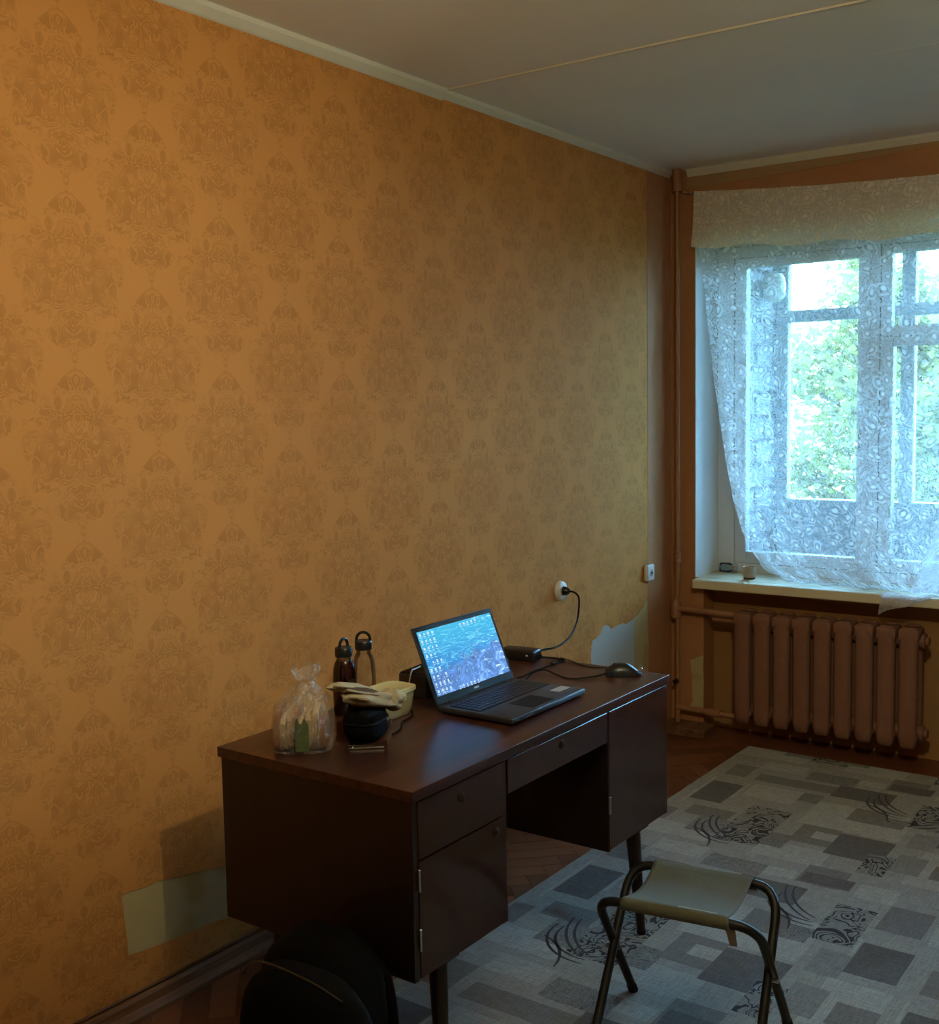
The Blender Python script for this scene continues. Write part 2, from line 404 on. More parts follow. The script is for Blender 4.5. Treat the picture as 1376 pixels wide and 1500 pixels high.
for poly in blocks:
    poly = [(p[0] + 0.21, p[1] - 1.5) for p in poly]
    p = clip_poly(poly, 0.001, 0.50, -3.75, 0.115)
    if not p or len(p) < 3: continue
    ar = abs(sum(p[k - 1][0] * p[k][1] - p[k][0] * p[k - 1][1] for k in range(len(p)))) / 2
    if ar < 0.0006: continue
    b = new_bm(); dz = random.uniform(-0.0007, 0.0)
    lo = [b.verts.new((x, y, -0.012)) for x, y in p]; hi = [b.verts.new((x, y, dz)) for x, y in p]
    b.faces.new(lo[::-1]); b.faces.new(hi)
    for k in range(len(p)): b.faces.new((lo[k - 1], lo[k], hi[k], hi[k - 1]))
    obj('parquet_block', b, M['parquet'], floor); nblk += 1
b = new_bm(); box(b, (0.50, BY, -0.012), (RX, 0.12, -0.0005)); box(b, (0.0, BY, -0.012), (0.50, -3.751, -0.0005))
obj('parquet_field', b, M['parquet'], floor)

# left wall: damask paper with torn-away places, plaster behind
def ragged(pts, amp=0.006, sub=5):
    out = []
    for i in range(len(pts)):
        a, c = pts[i], pts[(i + 1) % len(pts)]
        for k in range(sub):
            t = k / sub; e = 0 if k == 0 else 1
            out.append((a[0] + (c[0] - a[0]) * t + random.uniform(-amp, amp) * e, a[1] + (c[1] - a[1]) * t + random.uniform(-amp, amp) * e))
    return out
STRIP = -0.245
hole_l = ragged([(-3.159, 0.333), (-3.04, 0.330), (-2.83, 0.292), (-2.40, 0.285), (-2.38, 0.14), (-2.824, 0.143), (-3.147, 0.171)], 0.003)
hole_r = ragged([(-0.775, 0.30), (-0.775, 0.50), (-0.762, 0.552), (-0.72, 0.560), (-0.691, 0.571), (-0.66, 0.60), (-0.613, 0.592), (-0.60, 0.575), (-0.507, 0.580), (-0.45, 0.575), (-0.378, 0.590), (-0.311, 0.61), (-0.262, 0.648), (STRIP + 0.002, 0.65), (STRIP + 0.002, 0.30)], 0.0045, 4)
outer = [(BY, 0.0), (0.0, 0.0), (0.0, H), (BY, H)]
loops = [[Vector((0, p[0], p[1])) for p in L] for L in (outer, hole_l, hole_r)]
b = new_bm(); vs = [b.verts.new(p) for L in loops for p in L]
for t in tessellate_polygon(loops):
    try: b.faces.new([vs[k] for k in t])
    except ValueError: pass
wall_left = struct('wall_left', b, M['wallpaper'])
b = new_bm(); box(b, (-0.15, BY, -0.06), (-0.0022, 0.45, H)); obj('plaster', b, M['plaster'], wall_left)
b = new_bm(); box(b, (-0.0021, -0.80, 0.27), (-0.0016, -0.38, 0.67)); obj('grey_plaster', b, M['plaster_grey'], wall_left)
b = new_bm(); box(b, (-0.002, STRIP, 0.0), (0.0012, -0.0005, 2.57)); obj('paper_strip', b, M['plain_paper'], wall_left)
# window wall with window opening and radiator niche
b = new_bm()
box(b, (0.0, 0.0, 0.0), (0.164, 0.45, WZ0)); box(b, (0.0, 0.0, WZ0), (WX0, 0.45, H))
box(b, (WX0, 0.0, WZ1), (WX1, 0.45, H)); box(b, (WX1, 0.0, 0.0), (2.0, 0.45, H)); box(b, (2.0, 0.0, 2.27), (2.78, 0.45, H)); box(b, (2.78, 0.0, 0.0), (RX, 0.45, H)); box(b, (2.0, 0.12, -0.06), (2.78, 0.45, 0.03))
wall_window = struct('wall_window', b, M['plain_paper'])
b = new_bm(); box(b, (0.164, 0.12, -0.06), (WX1, 0.45, WZ0)); obj('niche', b, M['niche_paint'], wall_window)
b = new_bm()
P = ragged([(0.095, 0.33), (0.125, 0.345), (0.163, 0.362), (0.163, 0.10), (0.096, 0.104), (0.110, 0.15), (0.106, 0.25)], 0.003, 4)
f = [b.verts.new((x, -0.0008, z)) for x, z in P]; b.faces.new(f)
obj('plaster_patch', b, M['plaster'], wall_window)
b = new_bm()
box(b, (WX0, 0.001, WZ0 + 0.04), (WX0 + 0.004, 0.45, WZ1)); box(b, (WX1 - 0.004, 0.001, WZ0 + 0.04), (WX1, 0.45, WZ1)); box(b, (WX0, 0.001, WZ1 - 0.004), (WX1, 0.45, WZ1))
obj('window_reveal', b, M['reveal'], wall_window)
b = new_bm(); box(b, (0.205, -0.0, WZ0 - 0.02), (WX1, 0.12, WZ0)); obj('niche_head', b, M['niche_paint'], wall_window)
# other walls, ceiling
b = new_bm(); box(b, (RX, BY, -0.06), (RX + 0.12, 0.45, H)); struct('wall_right', b, M['darkened_paper'])
b = new_bm(); box(b, (-0.15, BY - 0.12, -0.06), (RX + 0.12, BY, H)); struct('wall_back', b, M['darkened_paper'])
b = new_bm(); box(b, (-0.15, BY - 0.12, H), (RX + 0.12, 0.45, H + 0.15)); ceiling = struct('ceiling', b, M['ceiling'])
b = new_bm(); tube(b, [(0.0, -1.745, H - 0.0005), (0.8, -1.733, H - 0.0005), (1.38, -1.712, H - 0.0005), (RX, -1.66, H - 0.0005)], 0.005, 6)
obj('slab_joint', b, M['white_trim'], ceiling)
b = new_bm(); tube(b, [(1.25, -1.22, H), (1.55, -1.19, H), (RX, -1.1, H)], 0.0012, 5); obj('hairline_ridge', b, M['ceiling'], ceiling)
# door behind the camera
door = bpy.data.objects.new('door_1', None); COL.objects.link(door); door['kind'] = 'structure'
b = new_bm(); box(b, (1.9, BY - 0.005, 0.0), (2.70, BY + 0.03, 2.0), 0.004); obj('door_leaf', b, M['frame'], door)
b = new_bm(); box(b, (1.82, BY, 0.0), (1.9, BY + 0.045, 2.08), 0.004); box(b, (2.70, BY, 0.0), (2.78, BY + 0.045, 2.08), 0.004); box(b, (1.9, BY, 2.0), (2.70, BY + 0.045, 2.08), 0.004); obj('door_frame', b, M['frame'], door)
b = new_bm(); tube(b, [(1.97, BY + 0.03, 1.0), (1.97, BY + 0.08, 1.0), (2.08, BY + 0.08, 1.0)], 0.009, 8); obj('door_handle', b, M['steel'], door, True)
# trims
def prism_y(bm, prof, y0, y1):
    A = [bm.verts.new((x, y0, z)) for x, z in prof]; B = [bm.verts.new((x, y1, z)) for x, z in prof]
    bm.faces.new(A[::-1]); bm.faces.new(B)
    for k in range(len(prof)): bm.faces.new((A[k - 1], A[k], B[k], B[k - 1]))
def prism_x(bm, prof, x0, x1):
    A = [bm.verts.new((x0, y, z)) for y, z in prof]; B = [bm.verts.new((x1, y, z)) for y, z in prof]
    bm.faces.new(A[::-1]); bm.faces.new(B)
    for k in range(len(prof)): bm.faces.new((A[k - 1], A[k], B[k], B[k - 1]))
b = new_bm(); prism_y(b, [(0.0, H), (0.028, H), (0.024, H - 0.012), (0.006, H - 0.030), (0.0, H - 0.034)], BY, -1.745); struct('trim_1', b, M['white_trim'])
b = new_bm(); prism_y(b, [(0.0, H), (0.020, H), (0.017, H - 0.012), (0.005, H - 0.024), (0.0, H - 0.028)], -1.745, -0.02); struct('trim_2', b, M['white_trim'])
b = new_bm(); prism_x(b, [(0.0, H), (-0.024, H), (-0.020, H - 0.012), (-0.006, H - 0.030), (0.0, H - 0.034)], 0.085, RX); struct('trim_3', b, M['white_trim'])
b = new_bm(); A = [(0.075, 2.57), (0.075, 2.515), (0.40, 2.522), (0.78, 2.534), (1.17, 2.553), (1.7, 2.57)]
f1 = [b.verts.new((x, 0.0, z)) for x, z in A]; f2 = [b.verts.new((x, -0.003, z)) for x, z in A]
b.faces.new(f1); b.faces.new(f2)
for k in range(len(A)): b.faces.new((f1[k - 1], f1[k], f2[k], f2[k - 1]))
struct('trim_4', b, M['tan_trim'])
# baseboards
b = new_bm(); prism_y(b, [(0.0, 0.0), (0.030, 0.0), (0.030, 0.012), (0.018, 0.030), (0.016, 0.050), (0.008, 0.058), (0.0, 0.060)], BY, -0.14)
bb = struct('baseboard_left', b, M['base_wood'])
b = new_bm(); tube(b, [(0.006, y, 0.068 + 0.002 * math.sin(y * 9)) for y in [BY + 0.1 + k * 0.15 for k in range(41)]], 0.0035, 6); obj('wall_wire', b, M['base_wood'], bb, True)
b = new_bm(); box(b, (0.002, -0.135, 0.0), (0.225, -0.002, 0.042), 0.004); struct('baseboard_window', b, M['base_wood'])
b = new_bm(); box(b, (WX1, -0.02, 0.0), (1.99, -0.0, 0.06), 0.004); box(b, (2.79, -0.02, 0.0), (RX, -0.0, 0.06), 0.004); struct('baseboard_window_far', b, M['base_wood'])

# ------------------------------------------------------------------ window
win = bpy.data.objects.new('window_1', None); COL.objects.link(win); win['kind'] = 'structure'
FY0, FY1 = 0.25, 0.33
GZ0, GZ1 = 0.83, 2.17
def vbar(name, x0, x1, z0, z1, y0=FY0, y1=FY1, m='frame', par=None, bev=0.004):
    b = new_bm(); box(b, (x0, y0, z0), (x1, y1, z1), bev); return obj(name, b, M[m], par or win)
vbar('frame_jamb', WX0 + 0.004, 0.205, 0.73, 2.266); vbar('frame_jamb', 1.80, WX1 - 0.004, 0.73, 2.266)
vbar('frame_head', 0.205, 1.80, 2.215, 2.266); vbar('frame_bottom', 0.205, 1.80, 0.73, 0.775)
vbar('mullion', 0.8361, 0.8799, 0.775, 2.215)
# left sash (one tall pane)
def sash(x0, x1, z0, z1, t=0.055, y0=FY0 + 0.012, y1=FY1 - 0.012):
    s = new_bm()
    box(s, (x0, y0, z0), (x0 + t, y1, z1), 0.004); box(s, (x1 - t, y0, z0), (x1, y1, z1), 0.004)
    box(s, (x0 + t, y0, z1 - t * 0.8), (x1 - t, y1, z1), 0.004); box(s, (x0 + t, y0, z0), (x1 - t, y1, z0 + t), 0.004)
    so = obj('sash', s, M['frame'], win)
    g = new_bm(); yc = (y0 + y1) / 2; box(g, (x0 + t, yc - 0.002, z0 + t), (x1 - t, yc + 0.002, z1 - t * 0.8)); obj('pane', g, M['pane'], so)
    return so
s1 = sash(0.2052, 0.836, 0.7752, 2.2148)
sash(0.880, 1.798, 0.7752, 1.8179)
sash(0.880, 1.798, 1.8181, 2.2148, 0.045)
b = new_bm(); tube(b, [(0.806, 0.262, 1.42), (0.806, 0.225, 1.42), (0.806, 0.222, 1.33)], 0.006, 8); obj('handle', b, M['steel'], s1, True)
b = new_bm(); box(b, (0.140, -0.080, WZ0), (WX1, 0.0, WZ0 + 0.042), 0.006); box(b, (WX0 + 0.001, 0.0, WZ0), (WX1 - 0.001, 0.25, WZ0 + 0.042))
obj('window_sill', b, M['sill'], win)
SZ = WZ0 + 0.042
# unseen glazed balcony door right of the window, added to bring in daylight
bd = bpy.data.objects.new('added_door', None); COL.objects.link(bd); bd['kind'] = 'structure'
b = new_bm(); box(b, (2.0, FY0, 0.03), (2.05, FY1, 2.27), 0.003); box(b, (2.73, FY0, 0.03), (2.78, FY1, 2.27), 0.003); box(b, (2.05, FY0, 2.22), (2.73, FY1, 2.27), 0.003); obj('door_frame', b, M['frame'], bd)
b = new_bm(); y0, y1 = FY0 + 0.012, FY1 - 0.012
box(b, (2.053, y0, 0.035), (2.125, y1, 2.217), 0.003); box(b, (2.655, y0, 0.035), (2.727, y1, 2.217), 0.003); box(b, (2.125, y0, 2.145), (2.655, y1, 2.217), 0.003); box(b, (2.125, y0, 0.035), (2.655, y1, 0.30), 0.003)
dl = obj('door_leaf', b, M['frame'], bd)
b = new_bm(); box(b, (2.125, 0.288, 0.30), (2.655, 0.292, 2.145)); obj('pane', b, M['pane'], dl)
b = new_bm(); tube(b, [(2.09, 0.262, 1.05), (2.09, 0.22, 1.05), (2.09, 0.215, 0.94)], 0.007, 8); obj('door_handle', b, M['steel'], dl, True)

# ------------------------------------------------------------------ balcony beyond the window
BX0 = -0.02; GY = 1.42
b = new_bm(); box(b, (BX0 - 0.12, 0.45, -0.3), (BX0 - 0.008, GY + 0.08, 2.78)); wb = struct('wall_balcony', b, M['mortar'])
rowh = 0.132; z = 0.02; r = 0
brick_me = {}
while z < 2.62:
    y = 0.452 - (0.13 if r % 2 else 0.0)
    while y < GY - 0.02:
        y0 = max(y, 0.452); y1 = min(y + 0.25, GY - 0.0)
        if y1 - y0 > 0.04:
            b = new_bm(); box(b, (BX0 - 0.03, y0, z), (BX0 + random.uniform(-0.002, 0.002), y1 - 0.018, z + rowh - 0.020), 0.003, 1)
            obj('brick', b, M['brick'], wb)
        y += 0.262
    z += rowh; r += 1
b = new_bm(); box(b, (-0.15, 0.45, -0.3), (4.2, GY + 0.12, -0.12)); struct('floor_balcony', b, M['concrete'])
b = new_bm(); box(b, (-0.15, 0.45, 2.66), (4.2, GY + 0.12, 2.80)); struct('ceiling_balcony', b, M['concrete'])
b = new_bm(); box(b, (4.0, 0.45, -0.12), (4.2, GY + 0.08, 2.66)); struct('wall_balcony_far', b, M['brick'])
pr = new_bm(); box(pr, (BX0, GY + 0.01, -0.12), (4.0, GY + 0.05, 0.96)); par = struct('wall_parapet', pr, M['slate'])
b = new_bm(); box(b, (BX0, GY - 0.03, 0.96), (4.0, GY + 0.08, 0.99), 0.004); obj('parapet_rail', b, M['balcony_frame'], par)
gl = bpy.data.objects.new('window_2', None); COL.objects.link(gl); gl['kind'] = 'structure'
def gbar(name, x0, x1, z0, z1, y0=GY - 0.02, y1=GY + 0.04):
    b = new_bm(); box(b, (x0, y0, z0), (x1, y1, z1), 0.003); return obj(name, b, M['balcony_frame'], gl)
xs = [BX0, 0.70, 1.42, 2.14, 2.86, 3.58]
gbar('post', BX0, BX0 + 0.068, 0.99, 2.66)
for x in xs[1:]: gbar('post', x - 0.035, x + 0.035, 0.99, 2.66)
gbar('rail', BX0, 4.0, 2.60, 2.66, GY - 0.025, GY + 0.045)
for x0, x1 in zip([BX0 + 0.068] + [x + 0.035 for x in xs[1:]], [x - 0.035 for x in xs[1:]] + [4.0]):
    gbar('transom', x0, x1, 1.985, 2.05)
    for za, zb in ((0.99, 1.985), (2.05, 2.60)):
        b = new_bm(); box(b, (x0, GY + 0.008, za), (x1, GY + 0.012, zb)); obj('pane', b, M['pane'], gl)
# pale rounded lantern up on the balcony brick wall
t = thing('wall_lantern', 'pale rounded lantern high on the balcony brick wall', 'lantern', (BX0, 1.16, 2.08))
b = new_bm(); lathe(b, (BX0 + 0.075, 1.16, 2.08), [(0.0, 0.0), (0.035, 0.004), (0.058, 0.03), (0.064, 0.08), (0.058, 0.13), (0.04, 0.155), (0.0, 0.16)], 20); obj('globe', b, M['white_plastic'], t, True)
b = new_bm(); box(b, (BX0, 1.13, 2.11), (BX0 + 0.02, 1.19, 2.20), 0.003); tube(b, [(BX0 + 0.01, 1.16, 2.17), (BX0 + 0.03, 1.16, 2.19), (BX0 + 0.075, 1.16, 2.235)], 0.008, 8); obj('bracket', b, M['balcony_frame'], t, True)

# ------------------------------------------------------------------ outdoors
b = new_bm(); box(b, (-40, 3, -6.2), (40, 60, -6.0)); g = struct('ground', b, plain('grass_ground', (0.10, 0.14, 0.05), 0.95))
def leaf_mat(name, col):
    n = NT(name); n.n.remove(n.b)
    f = n.noise(n.coord(), 1.3, 3, 0.6)
    c = n.mix(f, tuple(x * 0.75 for x in col), tuple(min(1, x * 1.2) for x in col))
    d = n.n.new('ShaderNodeBsdfDiffuse'); n.put(d.inputs[0], c)
    tl = n.n.new('ShaderNodeBsdfTranslucent'); n.put(tl.inputs[0], c)
    mx = n.n.new('ShaderNodeMixShader'); mx.inputs[0].default_value = 0.55
    n.l.new(d.outputs[0], mx.inputs[1]); n.l.new(tl.outputs[0], mx.inputs[2]); n.l.new(mx.outputs[0], n.out.inputs[0])
    return n.m
bark = plain('tree_bark', (0.10, 0.075, 0.05), 0.9, 0, 0.3, 12, 0.2, 0, 0.5)
def tree(label, x, y, zc, rx, rz, nleaf, col, seed):
    rnd = random.Random(seed)
    t = thing('tree', label, 'tree', (x, y, -6.0), 'trees beyond the balcony')
    b = new_bm(); tube(b, smooth_path([(x, y, -6.0), (x + 0.1, y, -3), (x - 0.1, y + 0.1, zc - 0.5), (x, y, zc + rz * 0.5)], 4), [0.22 - 0.010 * k for k in range(13)], 8)
    for k in range(9):
        a = rnd.uniform(0, 2 * PI); z0 = zc + rnd.uniform(-0.7, 0.3) * rz; L = rx * rnd.uniform(0.5, 0.85)
        tube(b, [(x, y, z0), (x + math.cos(a) * L * 0.5, y + math.sin(a) * L * 0.5, z0 + L * 0.25), (x + math.cos(a) * L, y + math.sin(a) * L, z0 + L * 0.6)], [0.07, 0.045, 0.015], 6)
    obj('trunk', b, bark, t, True)
    vs, fs = [], []
    cl = []
    for k in range(46):
        a = rnd.uniform(0, 2 * PI); c = rnd.uniform(-1, 1); rr = rnd.uniform(0.45, 0.95)
        s = math.sqrt(1 - c * c); cl.append(Vector((rx * rr * s * math.cos(a), rx * rr * s * math.sin(a), rz * rr * c)))
    for k in range(nleaf):
        q = rnd.choice(cl) + Vector((rnd.gauss(0, 1), rnd.gauss(0, 1), rnd.gauss(0, 0.8))) * rx * 0.13
        p = Vector((x, y, zc)) + q - Vector((x, y, -6.0))
        d = Vector((rnd.gauss(0, 1), rnd.gauss(0, 1), rnd.gauss(0, 1) - 0.4)).normalized(); s, u = frame_of(d)
        w = rnd.uniform(0.07, 0.12); L = w * 1.9; i = len(vs)
        vs += [p, p + d * L * 0.5 + s * w, p + d * L, p + d * L * 0.5 - s * w]; fs.append((i, i + 1, i + 2, i + 3))
    me = bpy.data.meshes.new('foliage'); me.from_pydata([tuple(v) for v in vs], [], fs); me.materials.append(leaf_mat('leaves', col))
    o = bpy.data.objects.new('foliage', me); COL.objects.link(o); o.parent = t; o['kind'] = 'stuff'
    return t
tree('pale green tree seen through the left half of the left pane', -6.9, 12.4, 0.6, 2.5, 3.4, 13000, (0.31, 0.275, 0.115), 3)
tree('fresh green tree in the middle of the left window pane', -4.8, 20.0, 0.9, 2.9, 4.0, 13000, (0.29, 0.275, 0.10), 5)
tree('darker green tree seen just left of the window mullion', -1.2, 13.2, 0.5, 1.9, 3.2, 10000, (0.22, 0.22, 0.075), 8)
tree('yellowish green tree seen in the right hand sash', 2.4, 20.0, 0.9, 2.9, 4.0, 13000, (0.33, 0.28, 0.12), 11)

# ------------------------------------------------------------------ pipes and radiator
t = thing('heating_pipe', 'thin vertical heating riser pipe painted tan in the corner', 'pipe', (0.056, -0.05, 0.0))
b = new_bm(); tube(b, [(0.056, -0.05, 0.0), (0.056, -0.05, 0.79), (0.056, -0.05, 1.5), (0.056, -0.05, 2.6)], 0.011, 12); obj('riser', b, M['pipe'], t, True)
b = new_bm(); lathe(b, (0.056, -0.05, 0.80), [(0.011, 0.0), (0.017, 0.004), (0.017, 0.022), (0.014, 0.026), (0.016, 0.034), (0.014, 0.042), (0.016, 0.050), (0.012, 0.056)], 12); obj('coupling', b, M['pipe'], t, True)
b = new_bm(); lathe(b, (0.056, -0.05, 2.50), [(0.011, 0.0), (0.022, 0.0), (0.022, 0.1), (0.011, 0.1)], 12); obj('ceiling_sleeve', b, M['pipe'], t, True)
b = new_bm(); lathe(b, (0.047, -0.05, 0.575), [(0.015, -0.04), (0.024, -0.03), (0.024, 0.03), (0.015, 0.045), (0.009, 0.06), (0.010, 0.075), (0.0, 0.08)], 12); obj('tee', b, M['pipe'], t, True)
b = new_bm(); tube(b, [(0.05, -0.05, 0.585), (0.14, -0.048, 0.583), (0.34, -0.045, 0.578)], 0.0145, 10); obj('upper_branch', b, M['pipe'], t, True)
b = new_bm(); tube(b, [(0.22, -0.020, 0.545), (0.36, -0.020, 0.545)], 0.012, 10); obj('upper_stub', b, M['pipe'], t, True)
b = new_bm(); tube(b, [(0.056, -0.05, 0.112), (0.15, -0.048, 0.110), (0.36, -0.045, 0.105)], 0.0135, 10); obj('lower_branch', b, M['pipe'], t, True)
b = new_bm(); tube(b, [(0.20, -0.045, 0.107), (0.27, -0.045, 0.107)], 0.019, 10); obj('union', b, M['pipe'], t, True)
b = new_bm(); lathe(b, (0.056, -0.062, 0.24), [(0.012, 0.0), (0.012, 0.022), (0.0, 0.022)], 8, (0, -1, 0)); obj('bleed_knob', b, M['black'], t, True)

rad = thing('radiator', 'brown cast iron sectional radiator under the window', 'radiator', (0.78, -0.045, 0.04))
RY = -0.045; N = 9; pitch = 0.0899; x0 = 0.393
def section(cx):
    b = new_bm(); z0, z1 = 0.095, 0.605
    for yy in (RY - 0.042, RY + 0.042):
        # oval column with domed ends
        prof = [(z0 + 0.0, 0.30), (z0 + 0.012, 0.7), (z0 + 0.035, 0.95), (z0 + 0.06, 1.0), (z1 - 0.06, 1.0), (z1 - 0.03, 0.95), (z1 - 0.012, 0.75), (z1, 0.35)]
        rings = []
        for z, k in prof:
            ring = []
            for q in range(16):
                a = 2 * PI * q / 16; ca, sa = math.cos(a), math.sin(a)
                ex = 0.0375 * (abs(ca) ** 0.6) * (1 if ca > 0 else -1); ey = 0.026 * (abs(sa) ** 0.8) * (1 if sa > 0 else -1)
                ring.append(b.verts.new((cx + ex * (0.55 + 0.45 * k), yy + ey * k, z)))
            rings.append(ring)
        for A, B in zip(rings, rings[1:]):
            for q in range(16): b.faces.new((A[q], A[(q + 1) % 16], B[(q + 1) % 16], B[q]))
        b.faces.new(rings[0][::-1]); b.faces.new(rings[-1])
    # headers that join the sections
    for zc in (0.155, 0.545):
        tube(b, [(cx - pitch / 2, RY, zc), (cx + pitch / 2, RY, zc)], 0.030, 14)
        tube(b, [(cx, RY - 0.042, zc), (cx, RY + 0.042, zc)], 0.026, 12)
    # front fins near the top and a foot knuckle at the bottom
    box(b, (cx - pitch * 0.46, RY - 0.066, 0.548), (cx + pitch * 0.46, RY + 0.050, 0.600), 0.012)
    box(b, (cx - pitch * 0.46, RY - 0.050, 0.128), (cx + pitch * 0.46, RY + 0.045, 0.160), 0.010)
    return b
first = obj('radiator_section', section(0.0), M['radiator'], None, True)
first.location = V(x0, 0, 0) - ORG[rad.name]; first.parent = rad
for k in range(1, N):
    o = first.copy(); COL.objects.link(o); o.parent = rad; o.location = V(x0 + k * pitch, 0, 0) - ORG[rad.name]
for zc in (0.155, 0.545):
    b = new_bm(); lathe(b, (x0 + (N - 0.5) * pitch, RY, zc), [(0.034, 0.0), (0.034, 0.012), (0.020, 0.014), (0.020, 0.026), (0.0, 0.026)], 14, (1, 0, 0)); obj('end_plug', b, M['radiator'], rad, True)
for xx in (x0 + pitch * 1.5, x0 + pitch * 7.5):
    b = new_bm(); box(b, (xx - 0.012, RY + 0.03, 0.110), (xx + 0.012, 0.12, 0.126)); obj('wall_bracket', b, M['radiator'], rad)

# ------------------------------------------------------------------ carpet
PX, PY = 1.12, 1.02
LIGHT = (0.33, 0.315, 0.28); MID = (0.215, 0.20, 0.18); DARK = (0.150, 0.138, 0.128); PALE = (0.395, 0.38, 0.345); GREY = (0.26, 0.25, 0.23)
rects = [  # x0, x1, y0, y1 in one repeat, tone, motif
    (0.45, 1.57, -1.32, -0.30, LIGHT, (0, 0, 0)),
    (0.66, 0.86, -0.76, -0.60, PALE, (0, 0, 0)), (0.94, 1.30, -0.92, -0.66, PALE, (0, 0, 0)), (0.45, 0.74, -1.28, -1.16, PALE, (0, 0, 0)),
    (0.90, 1.14, -1.28, -1.14, PALE, (0, 0, 0)), (1.40, 1.57, -1.26, -0.95, PALE, (0, 0, 0)), (0.60, 0.78, -0.40, -0.30, PALE, (0, 0, 0)),
    (0.74, 0.90, -1.22, -0.84, GREY, (1, 0, 0)), (0.90, 0.98, -1.19, -1.06, GREY, (0, 1, 0)),
    (0.97, 1.11, -1.10, -0.92, MID, (0, 0, 0)), (1.03, 1.11, -1.04, -0.97, PALE, (0, 0, 0)),
    (1.11, 1.30, -1.15, -0.94, DARK, (0, 0, 0)), (1.25, 1.335, -1.25, -1.07, GREY, (1, 0, 0)), (1.335, 1.43, -1.18, -1.02, GREY, (0, 0, 0)),
    (1.11, 1.25, -1.32, -1.27, MID, (0, 0, 0)), (1.11, 1.25, -0.40, -0.30, MID, (0, 0, 0)),
    (0.50, 0.63, -0.89, -0.65, DARK, (0, 0, 0)), (0.485, 0.495, -0.95, -0.60, PALE, (0, 0, 0)), (0.635, 0.645, -0.80, -0.62, PALE, (0, 0, 0)),
    (0.55, 0.72, -1.05, -0.95, MID, (0, 0, 0)), (0.62, 0.74, -1.20, -1.05, GREY, (0, 0.6, 0)),
    (0.50, 0.59, -0.55, -0.40, MID, (0, 0, 0)), (0.63, 0.95, -0.56, -0.47, MID, (0, 0, 0)), (0.95, 1.17, -0.58, -0.44, DARK, (0, 0, 0)),
    (0.80, 1.00, -0.44, -0.33, GREY, (0, 0.8, 0)), (1.12, 1.28, -0.39, -0.31, DARK, (0, 0, 0)), (1.00, 1.10, -0.40, -0.33, PALE, (0, 0, 0)),
    (1.08, 1.20, -0.80, -0.66, MID, (0, 0, 0)), (1.20, 1.28, -0.80, -0.70, GREY, (0, 1, 0)),
    (1.28, 1.40, -0.755, -0.49, GREY, (1, 0, 0)), (1.42, 1.56, -0.90, -0.70, DARK, (0, 0, 0)), (1.405, 1.415, -0.95, -0.68, PALE, (0, 0, 0)),
    (1.42, 1.55, -0.60, -0.42, MID, (0, 0, 0)), (1.33, 1.42, -0.95, -0.80, GREY, (0, 0, 0)), (0.86, 0.94, -0.70, -0.60, MID, (0, 0, 0)),
    (1.30, 1.42, -0.42, -0.31, PALE, (0, 0, 0)), (0.45, 0.52, -1.15, -1.02, MID, (0, 0, 0)), (1.46, 1.57, -1.18, -1.06, MID, (0, 0, 0)),
]
CX0, CX1, CY0, CY1 = 0.44, 2.94, -4.9, -0.135
q = 0.005
def snap(v): return round(v / q) * q
alls = []
for iy in range(-1, 5):
    for ix in range(0, 3):
        dx = ix * PX; dy = -iy * PY + (0.0 if ix % 2 == 0 else -0.36)
        for r_ in rects: alls.append((snap(r_[0] + dx), snap(r_[1] + dx), snap(r_[2] + dy), snap(r_[3] + dy), r_[4], r_[5]))
# paint order: all bases first, then the rest
alls = [a for a in alls if a[1] - a[0] > 1.0] + [a for a in alls if a[1] - a[0] <= 1.0]
gx = sorted({snap(CX0), snap(CX1)} | {v for a in alls for v in a[:2] if CX0 < v < CX1}); gy = sorted({snap(CY0), snap(CY1)} | {v for a in alls for v in a[2:4] if CY0 < v < CY1})
nx, ny = len(gx) - 1, len(gy) - 1
tone = [[(LIGHT, (0, 0, 0))] * ny for _ in range(nx)]
ixm = {v: i for i, v in enumerate(gx)}; iym = {v: i for i, v in enumerate(gy)}
import bisect
for a in alls:
    i0 = bisect.bisect_left(gx, a[0] - 1e-6); i1 = bisect.bisect_left(gx, a[1] - 1e-6); j0 = bisect.bisect_left(gy, a[2] - 1e-6); j1 = bisect.bisect_left(gy, a[3] - 1e-6)
    for i in range(max(i0, 0), min(i1, nx)):
        for j in range(max(j0, 0), min(j1, ny)): tone[i][j] = (a[4], a[5])
CZ = 0.008
vs = [(x, y, CZ) for x in gx for y in gy]
fs = []; cols = []; mots = []
for i in range(nx):
    for j in range(ny):
        k = i * (ny + 1) + j
        fs.append((k, k + ny + 1, k + ny + 2, k + 1)); cols.append(tone[i][j][0]); mots.append(tone[i][j][1])
n0 = len(vs)
vs += [(gx[0], gy[0], 0), (gx[-1], gy[0], 0), (gx[-1], gy[-1], 0), (gx[0], gy[-1], 0)]
cn = [0, nx * (ny + 1), nx * (ny + 1) + ny, ny]
for k in range(4):
    fs.append((cn[k], n0 + k, n0 + (k + 1) % 4, cn[(k + 1) % 4])); cols.append(DARK); mots.append((0, 0, 0))
me = bpy.data.meshes.new('carpet'); me.from_pydata(vs, [], fs)
ca = me.attributes.new('tone', 'FLOAT_COLOR', 'FACE'); ca.data.foreach_set('color', [v for c in cols for v in (*c, 1.0)])
mo = me.attributes.new('motif', 'FLOAT_VECTOR', 'FACE'); mo.data.foreach_set('vector', [v for c in mots for v in c])
me.materials.append(M['carpet'])
carpet = bpy.data.objects.new('carpet', me); COL.objects.link(carpet)
tag(carpet, 'grey and beige patchwork carpet with dark scroll motifs on the floor', 'carpet')
